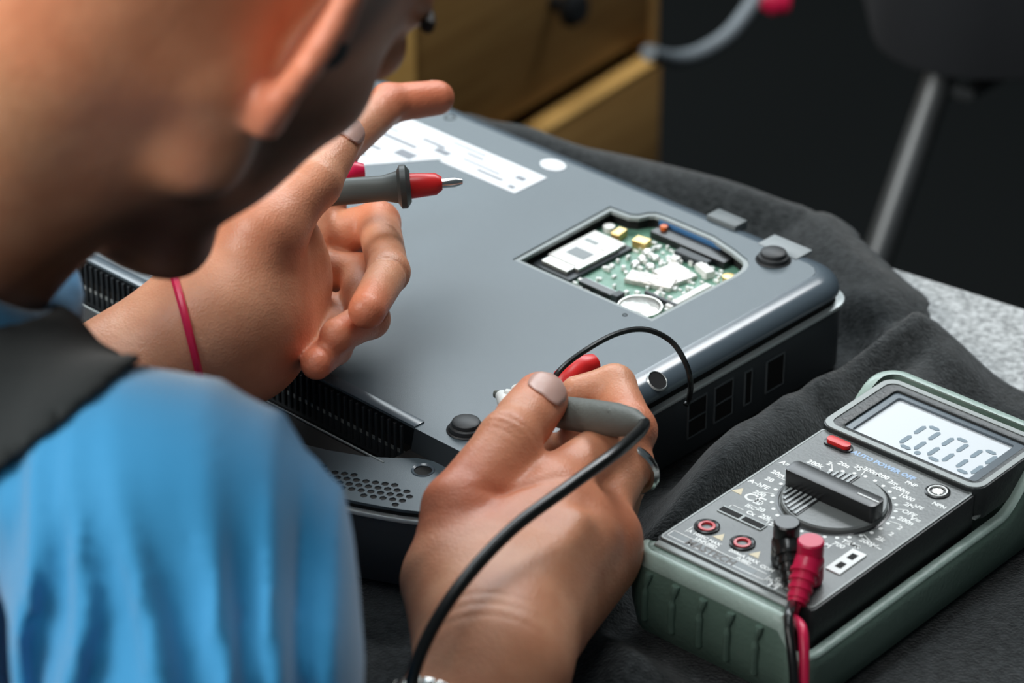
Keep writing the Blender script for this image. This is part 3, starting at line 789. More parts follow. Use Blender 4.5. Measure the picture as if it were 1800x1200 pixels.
def crease(p, d, J, A, off=0., depth=.0007, w=.0011, rad=.012):
    A = np.asarray(A) / np.linalg.norm(A); q = p - np.asarray(J); t = q @ A - off
    return d + depth * np.exp(-(t / w) ** 2) * np.exp(-((q ** 2).sum(1)) / rad ** 2)
SKINV, SKINF, SKINT = [], [], []
def add_skin(V, F, T_):
    n = sum(len(v) for v in SKINV); SKINV.append(V); SKINF.append(F + n); SKINT.append(T_)
def redden(V, spots, base=(1, 1, 1)):
    T_ = np.tile(np.array(base, float), (len(V), 1))
    for c, r, col in spots:
        w_ = np.exp(-((V - np.asarray(c)) ** 2).sum(1) / r ** 2)[:, None]
        T_ = T_ * (1 - w_ + w_ * np.array(col))
    return T_

# skeleton points of the person (world)
R_SH = D(275, 940, 1.085); R_EL = np.array([-.13, -.46, -.045])
L_SH = np.array([-.36, -.12, .20]); L_EL = np.array([-.315, -.215, .03])
NECK = np.array([-.235, -.235, .235]); PEL = np.array([-.40, -.42, -.27])

# ---- right hand
rw = P(868, 1170, .058)
RT = [P(795, 1020, .062), P(803, 893, .080), P(893, 775, .091), P(950, 702, .091)]
RI = [P(965, 868, .072), P(1108, 757, .073), P(1080, 678, .080), P(1015, 692, .078)]
RM = [P(1048, 905, .058), P(1108, 815, .064), P(1065, 775, .066), P(1010, 770, .066)]
RR = [P(1062, 940, .045), P(1095, 850, .048), P(1060, 815, .040), P(1010, 825, .036)]
RP = [P(1068, 965, .034), P(1080, 890, .030), P(1050, 860, .022), P(1005, 865, .020)]
def rhand(p):
    palm = cap(p, P(868, 1100, .060), P(985, 925, .062), .025, .021)
    palm = smin(palm, cap(p, P(900, 1110, .052), P(1030, 960, .050), .025, .020), .012)
    palm = smin(palm, cap(p, P(930, 1090, .042), P(1048, 985, .040), .022, .017), .012)
    palm = smin(palm, cap(p, rw, P(885, 1080, .058), .0235, .025), .02)
    palm = smin(palm, cap(p, P(830, 1100, .056), RT[0], .022, .021), .015)
    web = cap(p, P(850, 1000, .062), P(950, 900, .066), .021, .015)
    palm = smin(palm, web, .012)
    arm = cap(p, rw, R_EL, .0235, .040)
    fl = cap(p, rw + np.array([.0, -.004, -.004]), (rw + R_EL) / 2, .022, .034)
    d = smin(palm, smin(arm, fl, .01), .02)
    th = chain(p, RT, [.0195, .0140, .0126, .0112], .004)
    th = smin(th, cap(p, RT[2] + (RT[3] - RT[2]) * .5, RT[3], .0122, .0112), .003)
    d = smin(d, th, .0035)
    d = smin(d, cap(p, P(870, 985, .064), RI[0], .018, .0138), .012)
    d = smin(d, cap(p, P(880, 890, .058), P(975, 800, .056), .012, .010), .008)
    fi = chain(p, RI, [.0138, .0112, .0092, .0080], .003)
    fm = chain(p, RM, [.0122, .0098, .0085, .0075], .003)
    fr = chain(p, RR, [.0118, .0095, .0082, .0072], .003)
    fp = chain(p, RP, [.0105, .0085, .0072, .0065], .003)
    d = smin(d, fi, .005)
    for e in (fm, fr, fp): d = smin(d, e, .0035)
    # knuckle bumps and tendons
    for J, r_k in ((P(1075, 935, .056), .010), (P(1085, 960, .040), .009)):
        d = smin(d, np.linalg.norm(p - J, axis=1) - r_k, .012)
    for a_, b_ in ((P(900, 1090, .074), P(1010, 925, .078)), (P(930, 1090, .064), P(1050, 940, .066))):
        d = smin(d, cap(p, a_, b_, .0045, .005), .012)
    ax_ = RT[2] - RT[1]
    for o in (-.004, -.001, .003): d = crease(p, d, RT[2] + np.array([0, -.004, .008]), ax_, o, .0009, .0009, .010)
    for o in (-.003, .001): d = crease(p, d, RI[1] + np.array([.004, 0, .008]), RI[1] - RI[0], o, .0006, .0009, .008)
    for o in (-.006, .0, .006): d = crease(p, d, rw + np.array([-.004, .0, .024]), rw - P(900, 1000, .06), o, .0004, .0013, .022)
    # fold between thumb and hand
    d = crease(p, d, P(905, 872, .083), P(905, 872, .083) - P(880, 845, .083), 0, .0015, .0022, .018)
    return d
lo = np.array([-.075, -.36, .0]); hi = np.array([.085, -.015, .125])
V, F = nets(rhand, lo, hi, .00125)
add_skin(V, F, redden(V, [(RT[1], .024, (1.05, .66, .60)), (RT[3], .016, (1.05, .72, .68)), (RI[1], .016, (1.05, .70, .62)), (P(1080, 945, .055), .02, (1., .74, .66)), (P(960, 850, .08), .03, (1.03, .84, .78))]))

# ---- left hand
lw = P(372, 575, .105)
Z0 = .13
LT = [P(430, 500, .125), P(462, 415, .145), P(555, 322, .158), P(608, 240, .163)]
LI = [P(560, 372, .10), P(592, 262, .125), P(682, 182, .125), P(768, 172, .122)]
LM = [P(560, 425, .092), P(665, 392, .100), P(683, 478, .112), P(645, 545, .118)]
LR = [P(545, 478, .085), P(628, 482, .085), P(650, 560, .098), P(592, 590, .105)]
LP = [P(528, 525, .080), P(588, 552, .080), P(588, 610, .092), P(556, 640, .098)]
def lhand(p):
    palm = cap(p, P(400, 560, .115), P(480, 430, .125), .026, .021)
    palm = smin(palm, cap(p, P(425, 580, .105), P(500, 480, .105), .026, .021), .015)
    palm = smin(palm, cap(p, P(440, 590, .095), P(495, 545, .09), .024, .018), .015)
    palm = smin(palm, cap(p, LT[0], LT[1], .021, .0165), .014)
    arm = smin(cap(p, lw, L_EL, .0265, .040), cap(p, P(345, 600, .098), L_EL, .026, .04), .02)
    d = smin(palm, arm, .022)
    d = smin(d, cap(p, P(505, 440, .10), LI[0], .015, .012), .008)
    d = smin(d, chain(p, LT[1:], [.0145, .0108, .0085], .004), .010)
    for ch, rs in ((LI, [.012, .0102, .0096, .0086]), (LM, [.012, .0100, .0092, .0082]), (LR, [.0115, .0095, .0086, .0076]), (LP, [.0105, .0085, .0076, .0068])):
        d = smin(d, chain(p, ch, rs, .003), .0035)
    ax_ = LT[2] - LT[1]
    for o in (-.003, .0, .003): d = crease(p, d, LT[2] + np.array([-.003, -.003, .006]), ax_, o, .0006, .001, .010)
    d = crease(p, d, LM[2] + np.array([.002, -.006, .004]), LM[2] - LM[1], 0, .0012, .0012, .010)
    return d
pts = np.array([lw, L_EL, *LT, *LI, *LM, *LR, *LP])
lo = pts.min(0) - .03; hi = pts.max(0) + .03
lo[0] = max(lo[0], -.225)
V, F = nets(lhand, lo, hi, .0014)
add_skin(V, F, redden(V, [(LT[1], .022, (1.02, .80, .74)), (LI[3], .018, (1.05, .72, .66)), (LM[1], .018, (1.03, .72, .64)), (LM[3], .015, (1.03, .68, .6)), (LP[3], .016, (1.0, .62, .56)), (LI[2], .02, (1.05, .7, .6))]))

# ---- head (local mm: right, forward, up)
HR = np.array([[0.667, 0.441, 0.601], [-0.531, -0.284, 0.798], [0.522, -0.852, 0.045]])
CW = np.stack([np.array([1., 0, 0]), UPV, -FWD], 1)       # camera axes in world
HM = CW @ HR                                              # columns: right, forward, up in world
HC = D(329, -103, 1.097)
def h2w(q): return HC + HM @ (np.asarray(q, float) * .001)
NK = (NECK - HC) @ HM * 1000
earE1 = np.array([.10, -.22, 1.]); earE1 /= np.linalg.norm(earE1)
earE2 = np.array([.62, -.78, -.05]); earE2 -= earE1 * (earE2 @ earE1); earE2 /= np.linalg.norm(earE2)
earN = np.cross(earE2, earE1)
def headf(q):
    d = ell(q, (0, -16, 28), (75, 96, 84))
    d = smin(d, ell(q, (0, 36, -12), (60, 50, 72)), 22)
    nk = NK
    d = smin(d, cap(q, (0, -34, -35), nk, 56, 62), 42)
    for s in (-1, 1):
        d = smin(d, cap(q, (s * 52, 6, -50), (s * 16, 74, -91), 15, 15), 16)
        d = smin(d, ell(q, (s * 44, 56, -14), (15, 17, 16)), 14)
        d = smin(d, ell(q, (s * 41, 44, -44), (15, 20, 25)), 14)
        d = smin(d, cap(q, (s * 60, -12, -28), (s * 58, 5, -55), 14, 12), 14)
        d = smin(d, cap(q, (s * 54, -22, -30), np.array([s * 20, 30, -30]) + .85 * (nk - np.array([0, 0, 0])) * .8, 8, 8), 30)
    d = smin(d, ell(q, (-2, 76, -96), (19, 15, 14)), 10)
    d = smin(d, cap(q, (0, 64, -86), (0, 15, -66), 20, 26), 16)
    d = smin(d, cap(q, (-30, 76, 30), (30, 76, 30), 14, 14), 12)
    d = smin(d, cap(q, (-16, 78, -55), (16, 78, -55), 15, 15), 12)
    for s in (-1, 1): d = smax(d, -(np.linalg.norm(q - np.array([s * 31, 94, 12]), axis=1) - 14), 8)
    for s in (-1, 1):
        lid = np.linalg.norm(q - np.array([s * 31, 80, 10]), axis=1) - 13.4
        lid = smax(lid, -ell(q, (s * 31, 93, 5), (10, 6, 1.6)), .8)
        d = smin(d, lid, 3)
    d = smin(d, cap(q, (0, 86, 20), (0, 105, -14), 6.5, 10), 5)
    for s in (-1, 1): d = smin(d, np.linalg.norm(q - np.array([s * 11, 97, -18]), axis=1) - 7, 4)
    for zc in (-46, -55): d = smin(d, ell(q, (0, 91, zc), (24, 6, 4.8)), 3)
    # ears
    for s in (1, -1):
        qq = q * np.array([s, 1, 1])
        c = np.array([82, -13, -1])
        a_ = (qq - c) @ earE1; b_ = (qq - c) @ earE2; n_ = (qq - c) @ earN
        # cupped shell
        cup = n_ + .010 * (a_ ** 2 * .35 + b_ ** 2) - 2.0
        sh = smax(np.abs(cup) - 2.0, np.sqrt((a_ / 31) ** 2 + ((b_ + .10 * a_) / np.where(a_ < 0, 15, 19)) ** 2) * 17 - 17, 3)
        e = sh
        rim = [c + earE1 * (30 * math.cos(t_)) + earE2 * (17.5 * math.sin(t_) * (1 if math.cos(t_) > -.2 else .85) + 1.5 * math.cos(t_)) - earN * (3.2 * math.sin(t_) ** 2 - 1) for t_ in np.linspace(-.9, 2.55, 13)]
        e = smin(e, chain(qq, rim, [4.6] * 13, 1.5), 3)
        lobe = c - earE1 * 31 + earE2 * 1 
        e = smin(e, cap(qq, c - earE1 * 22 + earE2 * 7, lobe, 6.0, 7.2), 5)
        e = smin(e, ell(qq, (74, -2, 0), (9, 9, 20)), 6)
        d = smin(d, e, 6)
        can = np.linalg.norm(qq - np.array([82, 2, -2]), axis=1) - 5
        d = smax(d, -can, 3)
    return d
V, F = nets(headf, (-105, -135, -150), (112, 125, 125), 2.4)
# tint: stubble plus painted-in shade of the face on jaw and cheeks, pinker ears
q = V
s1 = lambda x: 1 / (1 + np.exp(-np.clip(x, -30, 30)))
jaw_l = s1((q[:, 1] - 6) / 5) * s1((-4 - .12 * q[:, 1] - q[:, 2]) / 6) * s1((q[:, 2] + 112) / 6)
burn = s1((q[:, 1] - 6) / 3) * s1((26 - q[:, 1]) / 3) * s1((40 - q[:, 2]) / 5)
under = s1((-62 - q[:, 2]) / 6) * s1((q[:, 1] + 2) / 8)
beard_shade = np.clip(np.maximum(np.maximum(jaw_l, burn * .9), under * .8), 0, 1)[:, None]
T_ = np.ones((len(V), 3)) * np.array([1.08, .98, .90]); T_ = T_ * (1 - beard_shade) + beard_shade * np.array([.17, .16, .15])
earm = (np.abs(q[:, 0]) > 76)[:, None] * s1((42 - np.abs(q[:, 2])) / 4)[:, None] * s1((14 - q[:, 1]) / 2)[:, None]
T_ = T_ * (1 - earm) + earm * np.array([1.02, .80, .80])
add_skin(HC + (V * .001) @ HM.T, F, T_)
# ---- body under the clothes (coarse)
BR = np.array([.715, -.69, -.06]); BR /= np.linalg.norm(BR)
def bodyf(p):
    d = cap(p, NECK + np.array([-.035, -.03, -.065]), PEL, .088, .12)
    d = smin(d, cap(p, NECK + BR * .05 - [0, 0, .07], R_SH - BR * .02, .038, .036), .03)
    d = smin(d, cap(p, NECK - BR * .05 - [0, 0, .03], L_SH, .045, .040), .05)
    d = smin(d, cap(p, HC + HM @ np.array([0, -.034, -.04]), NECK, .054, .058), .02)
    d = smin(d, cap(p, R_SH, R_EL, .036, .034), .02)
    d = smin(d, cap(p, L_SH, L_EL, .045, .037), .02)
    ra = smin(cap(p, rw, R_EL, .0235, .040), cap(p, rw + np.array([.0, -.004, -.004]), (rw + R_EL) / 2, .022, .034), .01)
    rx = (R_EL - rw) / np.linalg.norm(R_EL - rw)
    ra = np.maximum(ra + .0004, .085 - (p - rw) @ rx)
    la = smin(cap(p, lw, L_EL, .0265, .040), cap(p, P(345, 600, .098), L_EL, .026, .04), .02)
    lx = (L_EL - lw) / np.linalg.norm(L_EL - lw)
    la = np.maximum(la + .0004, .050 - (p - lw) @ lx)
    d = smin(d, ra, .01); d = smin(d, la, .01)
    return d
V, F = nets(bodyf, (-.58, -.60, -.42), (.02, .06, .36), .0055)
add_skin(V, F, np.ones((len(V), 3)))
person = thing('person', (PEL[0], PEL[1], -.43), 0, 'person in blue shirt with black shoulder strap bent over the laptop holding test probes', 'person')
me = vmesh('body', np.concatenate(SKINV), np.concatenate(SKINF), np.concatenate(SKINT))
link(me, 'body', M['skin'], person, world=True)

# nails
def nail(f, tip, prev, nrm, r, L_, W_, y0):
    a_ = np.asarray(tip) - np.asarray(prev); a_ /= np.linalg.norm(a_)
    n_ = np.asarray(nrm, float); n_ -= a_ * (n_ @ a_); n_ /= np.linalg.norm(n_); s_ = np.cross(a_, n_)
    V_ = []; nu, nv = 11, 12
    for i in range(nv):
        y = y0 + L_ * i / (nv - 1)
        yy = i / (nv - 1)
        wd = W_ * (1 - .16 * (1 - yy) ** 2 ) * math.sqrt(max(.02, 1 - max(0, (yy - .62) / .40) ** 2.2)) * math.sqrt(max(.05, 1 - max(0, (.30 - yy) / .32) ** 2))
        for j in range(nu):
            x = (j / (nu - 1) * 2 - 1) * wd
            o_ = np.asarray(tip) + a_ * y + s_ * x; hs_ = np.linspace(.003, .018, 76)
            v_ = f(o_ + hs_[:, None] * n_); k_ = int(np.argmax(v_ > .00005)) if (v_ > .00005).any() else 40
            V_.append(o_ + n_ * hs_[k_])
    F_ = [(i * nu + j, i * nu + j + 1, (i + 1) * nu + j + 1, (i + 1) * nu + j) for i in range(nv - 1) for j in range(nu - 1)]
    me_ = bpy.data.meshes.new('fingernail'); me_.from_pydata([tuple(v) for v in V_], [], F_); me_.polygons.foreach_set('use_smooth', [True] * len(F_))
    o = link(me_, 'fingernail', M['nail'], person, world=True)
    sm_ = o.modifiers.new('s', 'SOLIDIFY'); sm_.thickness = .0006; sm_.offset = 1
    return o
nail(rhand, RT[3], RT[2], D(720, 740, .6) - RT[3], .0116, .0175, .0088, -.0135)
nail(lhand, LT[3], LT[2], D(500, 100, .6) - LT[3], .0092, .0155, .0072, -.0115)
nail(lhand, LI[3], LI[2], np.array([0, 1., .0]), .0090, .010, .0060, -.006)
nail(rhand, RI[3], RI[2], np.array([.6, .8, .0]), .0081, .010, .0056, -.006)

# hair: short cap on skull, eyebrows
def hairf(q):
    d = ell(q, (0, -17, 29), (78.5, 99.5, 88))
    hl = np.interp(q[:, 1], [-120, -85, -60, -40, -25, 2, 30, 62, 80], [-66, -45, -26, 4, 44, 52, 56, 68, 76])
    nz = 1.6 * np.sin(q[:, 0] * .55 + 2 * np.sin(q[:, 1] * .23)) * np.sin(q[:, 1] * .4 + q[:, 2] * .5)
    d = d + nz * .6
    return smax(d, (hl + nz * 2.4) - q[:, 2], 5)
V, F = nets(hairf, (-90, -130, -60), (90, 95, 125), 2.6)
link(vmesh('hair', HC + (V * .001) @ HM.T, F), 'hair', M['hair'], person, world=True)
for s in (-1, 1):
    pts = [h2w((s * 14, 90, 27)), h2w((s * 30, 90, 33)), h2w((s * 42, 84, 30)), h2w((s * 47, 80, 27))]
    MB(1).tube(catmull(pts, 5), [.0015] + [.0028] * 14 + [.0012], 8).build('eyebrow', M['hair'], person, world=True)
    c = h2w((s * 31, 80, 10))
    MB(1).lathe([(.0118 * math.sin(R(a_)), -.0118 * math.cos(R(a_))) for a_ in range(0, 181, 15)], c, 20).build('eyeball', M['eye'], person, world=True)
    MB(1).lathe([(0, .0004), (.0055, 0)], h2w((s * 31, 92, 8)), 16, Matrix([[HM[0][0], -HM[0][2], HM[0][1]], [HM[1][0], -HM[1][2], HM[1][1]], [HM[2][0], -HM[2][2], HM[2][1]]])).build('iris', M['iris'], person, world=True)

# shirt with folds
def shirt_core(p):
    d = cap(p, NECK + np.array([-.035, -.03, -.065]), PEL, .100, .135)
    d = smin(d, cap(p, NECK + BR * .05 - [0, 0, .065], R_SH - BR * .02, .044, .046), .045)
    d = smin(d, cap(p, NECK - BR * .07 - [0, 0, .04], L_SH, .052, .050), .06)
    sl_end = D(372, 1190, 1.075)
    d = smin(d, cap(p, R_SH, sl_end, .0515, .0500), .012)
    d = smin(d, cap(p, R_SH, R_EL, .052, .056), .02)
    d = smin(d, cap(p, D(408, 940, 1.085), D(446, 1050, 1.085), .028, .027), .035)
    d = smin(d, cap(p, sl_end, D(380, 1450, 1.08), .049, .046), .01)
    d = smin(d, cap(p, L_SH, L_SH + (L_EL - L_SH) * .6, .053, .055), .03)
    return d
PXD = lambda p: ((p - CAM) @ FWD)
def wrinkles(p):
    x = p[:, 0]; z = p[:, 2]; y = p[:, 1]
    low = s1((.205 - z - .15 * (x + .12)) / .010)
    ph = x * 300 + 2.2 * np.sin(z * 32 + x * 14) + .9 * np.sin(z * 70 + x * 60) + 1.1 * np.sin(x * 90 + 1) + (z) * 34
    a_ = (.0115 * np.abs(np.sin(ph * .5)) ** 1.3 - .0055) * low + .0016 * np.sin(ph * 1.9 + 1.7 + z * 30) * low
    return a_ * np.clip((p[:, 0] + .30) / .05, .3, 1)
def shirtf(p):
    d = shirt_core(p) + wrinkles(p)
    neckhole = cap(p, HC + HM @ np.array([0, -.034, -.04]), NECK + (NECK - HC) * .15, .056, .064)
    d = smax(d, -neckhole, .006)
    return d
V, F = nets(shirtf, (-.58, -.62, -.10), (.02, .06, .34), .0042)
sh = link(vmesh('shirt', V, F), 'shirt', M['shirt'], person, world=True)
# collar: three soft rolls round the neck
nax = (HC - NECK) / np.linalg.norm(HC - NECK)
c1 = np.cross(nax, [0, 0, 1.]); c1 /= np.linalg.norm(c1); c2 = np.cross(nax, c1)
for k, (off, rad, rr_) in enumerate([(-.010, .073, .011), (.012, .071, .009), (.030, .069, .007)]):
    pts = [NECK + nax * (off + .008 * math.sin(t_ + k)) + (c1 * math.cos(t_) + c2 * math.sin(t_)) * (rad + .002 * math.sin(3 * t_ + k)) for t_ in np.linspace(0, 2 * math.pi, 40, endpoint=False)]
    MB(1).tube(pts, rr_, 12, closed=True).build('collar', M['shirt'], person, world=True)
# shoulder strap: a band lifted off the shirt
A1, A2, A3 = D(232, 636, 1.10), D(0, 835, 1.05), D(110, 700, 1.3)
def plane(a_, b_, c_):
    n_ = np.cross(b_ - a_, c_ - a_); n_ /= np.linalg.norm(n_); return n_, n_ @ a_
n1, k1 = plane(D(238, 640, 1.1), D(0, 830, 1.07), D(120, 735, 1.3))
n2, k2 = plane(D(60, 470, 1.1), D(-200, 640, 1.1), D(-100, 560, 1.35))
if n1 @ D(-50, 700, 1.1) - k1 > 0: n1, k1 = -n1, -k1
if n2 @ D(-50, 700, 1.1) - k2 > 0: n2, k2 = -n2, -k2
def strapf(p):
    d = shirt_core(p) + wrinkles(p) * .2 - .0045
    neckhole = cap(p, HC + HM @ np.array([0, -.034, -.04]), NECK + (NECK - HC) * .15, .060, .072)
    d = smax(d, -neckhole, .004)
    return smax(smax(d, p @ n1 - k1, .003), p @ n2 - k2, .003)
V, F = nets(strapf, (-.42, -.50, -.05), (-.03, .04, .33), .0042)
link(vmesh('shoulder_strap', V, F), 'shoulder_strap', M['strap'], person, world=True)

# ------------------------------------------------------------------ worn things
def ring_around(c, axis, rad, n=40, sq=(1, 1), up=(0, 0, 1)):
    axis = np.asarray(axis, float); axis /= np.linalg.norm(axis); a_ = np.cross(axis, up); a_ /= np.linalg.norm(a_); b_ = np.cross(axis, a_)
    return [c + a_ * rad * sq[0] * math.cos(t_) + b_ * rad * sq[1] * math.sin(t_) for t_ in np.linspace(0, 2 * math.pi, n, endpoint=False)]
def hug(f, c, axis, n=48, gap=.0008, r0=.012, r1=.06):
    """closed loop lying on the skin surface f around point c"""
    axis = np.asarray(axis, float); axis /= np.linalg.norm(axis); a_ = np.cross(axis, [0, 0, 1.]); a_ /= np.linalg.norm(a_); b_ = np.cross(axis, a_)
    out = []
    rs = np.linspace(r0, r1, 160)
    for t_ in np.linspace(0, 2 * math.pi, n, endpoint=False):
        dr = a_ * math.cos(t_) + b_ * math.sin(t_)
        v = f(c + rs[:, None] * dr); k = np.argmax(v > gap) if (v > gap).any() else 40
        out.append(c + dr * rs[k])
    return out
bc = P(328, 592, .098)
loop = hug(lhand, bc, P(520, 545, .105) - P(330, 592, .098), gap=.0006, r0=.015)
b = MB(1).tube(loop, .0018, 8, closed=True).build('string_bracelet', M['red'])
tag(b, 'thin red string bracelet around the left wrist of the bent person', 'bracelet')
rg = thing('finger_ring', tuple(P(1090, 850, .048)), 0, 'silver ring on a finger of the right hand that holds the grey probe', 'ring')
c = P(1106, 822, .062)
MB(1).tube(ring_around(c, RM[1] - RM[0], .0120, 32), .0022, 10, closed=True).build('band', M['steel'], rg, world=True)
wc = P(835, 1290, .053)
wloop = hug(rhand, wc, rw - R_EL, n=28, gap=.0016, r0=.012)
wt = thing('wristwatch', tuple(wc), 0, 'polished steel bracelet watch on the right wrist, cut by the bottom of the photo', 'watch')
wax = np.asarray(rw - R_EL); wax /= np.linalg.norm(wax)
for i in range(28):
    a_ = wloop[i]; b_ = wloop[(i + 1) % 28]; t_ = b_ - a_; L_ = np.linalg.norm(t_); t_ = t_ / L_; n_ = np.cross(wax, t_); n_ /= np.linalg.norm(n_)
    wx = np.cross(t_, n_)
    MB(1).box((a_ + b_) / 2, (L_ * .9, .0028, .013), Matrix((t_, n_, wx)).transposed()).build('link', M['steel'], wt, bevel=.0007, world=True)

eb = thing('earbud', tuple(h2w((78, -1, 0))), 0, 'small black earbud with a grey ring in the right ear of the person', 'earbud')
em = Matrix([[HM[0][1], HM[0][2], HM[0][0]], [HM[1][1], HM[1][2], HM[1][0]], [HM[2][1], HM[2][2], HM[2][0]]])
MB(1).lathe([(0, -.008), (.004, -.008), (.0055, -.001), (.0055, .003), (.0045, .0045), (0, .005)], h2w((78, 0, 0)), 24, em).build('shell', M['black'], eb, world=True)
MB(1).lathe([(.0056, .001), (.0066, .0018), (.0066, .003), (.0056, .0036)], h2w((78, 0, 0)), 24, em).build('trim_ring', M['greydark'], eb, world=True)

# ------------------------------------------------------------------ test leads
def axis_rot(d):
    d = Vector(d).normalized(); return d.to_track_quat('Z', 'Y').to_matrix()
def m2w(u, v, z): return np.array([MO[0], MO[1], MZ]) + np.array([*(MX * u * .001 + MY * v * .001), z * .001])
def plug(parent, u, m, sway, v=16.8):
    base = m2w(u, v, MT)
    MB(1).lathe([(.0056, .0006), (.0060, .002), (.0060, .009), (.0053, .0125), (.0056, .0145), (.0056, .0200), (.0050, .0208), (0, .0208)], base, 36).build('plug', m, parent, world=True)
    out = np.array([sway, -1, 0.]); out /= np.linalg.norm(out)
    s = base + np.array([0, 0, .0110])
    p0 = s + out * .002; dr = out * .80 + np.array([0, 0, -.60]); dr /= np.linalg.norm(dr)
    p1 = s + out * .006; p2 = p1 + dr * .016
    MB(1).tube([s, p1, p1 + dr * .006, p2], [.0062, .0056, .0048, .0040], 20).build('strain_relief', m, parent, world=True)
    for k in range(4):
        c_ = p1 + dr * (.002 + .0038 * k)
        MB(1).lathe([(.0035, -.0011), (.0062 - k * .0005, -.0008), (.0062 - k * .0005, .0008), (.0035, .0011)], c_, 20, axis_rot(dr)).build('ridge', m, parent, world=True)
    return p2, dr
# black lead: plug -> out of frame -> probe in the right hand
bl = thing('black_test_lead', tuple(m2w(-29.3, 16.8, MT)), 0, 'black test lead from the multimeter to the grey-handled probe in the right hand', 'test lead')
e, dr = plug(bl, -26, M['cableblack'], .10, 16.8)
tail = P(1130, 744, .097); nose = P(968, 722, .078)
pathb = [e, e + dr * .006, P(1386, 1085, .056), P(1396, 1200, .036), P(1390, 1290, .012), P(1250, 1420, .006), P(1000, 1500, .006), P(780, 1450, .03), P(722, 1330, .055), P(722, 1210, .078), P(752, 1120, .090), P(812, 1025, .100), P(900, 930, .106), P(1000, 855, .108), P(1080, 797, .108), P(1120, 763, .102), P(1131, 748, .098), tail]
MB(1).tube(catmull(pathb, 10), [.0020 if i < 60 else min(.0027, .0020 + (i - 60) * .00005) for i in range(len(catmull(pathb, 10)))], 12).build('cable', M['cableblack'], bl, world=True)
ax_ = (tail - nose) / np.linalg.norm(tail - nose)
rp = axis_rot(ax_)
Lp = np.linalg.norm(tail - nose)
pr = MB(1).lathe([(0, -.004), (.0058, -.003), (.0062, 0), (.0066, .004), (.0072, .010), (.0074, Lp * .5), (.0072, Lp * .72), (.0058, Lp * .90), (.0030, Lp * 1.0), (.0026, Lp * 1.03), (0, Lp * 1.03)], nose, 36, rp).build('probe_handle', M['greyp'], bl, world=True)
dots = MB(1)
for k, (a_, b_) in enumerate([(.55, .0), (.62, .35), (.69, .0), (.74, .35)]):
    n_ = np.array([0, -.35, 1.]); n_ -= ax_ * (n_ @ ax_); n_ /= np.linalg.norm(n_); s_ = np.cross(ax_, n_)
    r_n = n_ * math.cos(b_) + s_ * math.sin(b_)
    dots.lathe([(0, .0006), (.0008, .0004), (.0013, 0)], nose + ax_ * Lp * a_ + r_n * .0067, 10, axis_rot(r_n))
dots.build('grip_dots', M['greyp'], pr, world=True)
tipb = P(925, 705, .066)
MB(1).tube([nose, (nose + tipb) / 2, tipb], [.004, .003, .0022], 12).build('probe_tip', M['greydark'], bl, world=True)
# small white clip with its thin black wire
cl = thing('white_clip', tuple(P(905, 705, .058)), 0, 'small white wire clip with metal jaw pinched between thumb and finger above the laptop', 'clip')
MB(1).tube(catmull([P(882, 696, .064), P(892, 711, .066), P(910, 730, .068), P(935, 742, .070)], 5), [.0030] * 3 + [.0036] * 5 + [.0040] * 8, 12).build('jaw', M['whitep'], cl, world=True)
MB(1).tube([P(890, 690, .068), P(925, 698, .070), P(960, 710, .072)], [.0018, .0028, .0034], 12).build('upper_jaw', M['whitep'], cl, world=True)
MB(1).tube([P(870, 692, .064), P(892, 695, .065)], [.0018, .0024], 10).build('metal_point', M['greyp'], cl, world=True)
MB(1).tube([P(908, 688, .074), P(925, 680, .078)], [.0032, .0032], 14).build('barrel', M['whitep'], cl, world=True)
MB(1).tube(catmull([P(960, 690, .070), P(985, 650, .078), P(1030, 615, .082), P(1085, 586, .086), P(1135, 579, .086), P(1180, 600, .080), P(1206, 640, .072), P(1214, 675, .062), P(1211, 700, .045), P(1205, 712, .042)], 8), .0013, 10).build('wire', M['cableblack'], cl, world=True)
MB(1).tube([P(985, 690, .062), P(995, 672, .066), P(1022, 648, .070), P(1044, 638, .070)], [.006, .0072, .0066, .0045], 16).build('red_sleeve', M['redpale'], cl, world=True)
# red lead: plug -> out of frame -> probe in the left hand
rl = thing('red_test_lead', tuple(m2w(-10.3, 16.8, MT)), 0, 'red test lead from the multimeter, its red-tipped grey probe raised in the left hand', 'test lead')
e, dr = plug(rl, -10.4, M['red'], -.36, 12.5)
n0 = P(708, 328, .132); n1_ = P(588, 338, .130)
ax_ = (n0 - n1_) / np.linalg.norm(n0 - n1_)
pathr = [e, e + dr * .006, P(1411, 1110, .050), P(1413, 1200, .034), P(1408, 1300, .012), P(1200, 1500, .006), P(800, 1600, .006), P(500, 1500, .01), P(250, 1150, .015), P(230, 850, .03), P(330, 690, .066), P(440, 520, .078), P(520, 380, .098), n1_ - ax_ * .03, n1_ - ax_ * .012]
MB(1).tube(catmull(pathr, 10), .0022, 12).build('cable', M['red'], rl, world=True)
rq = axis_rot(ax_)
MB(1).lathe([(0, -.014), (.004, -.014), (.0062, -.006), (.0060, .012), (.0058, .022), (.0074, .0285), (.0100, .0300), (.0100, .0325), (.0072, .0345), (0, .0345)], n1_, 32, rq).build('probe_handle', M['greydark'], rl, world=True)
q0 = n1_ + ax_ * .034
MB(1).lathe([(0, 0), (.0058, 0), (.0056, .004), (.0050, .012), (.0030, .0148), (0, .0148)], q0, 28, rq).build('red_tip', M['redpale'], rl, world=True)
MB(1).lathe([(0, 0), (.0022, .0), (.0022, .006), (.0012, .0095), (0, .0098)], q0 + ax_ * .0145, 16, rq).build('probe_tip', M['steel'], rl, world=True)
MB(1).tube([P(640, 300, .118), P(618, 302, .118), P(600, 310, .118)], [.0035, .0055, .004], 14).build('tip_cover', M['red'], rl, world=True)

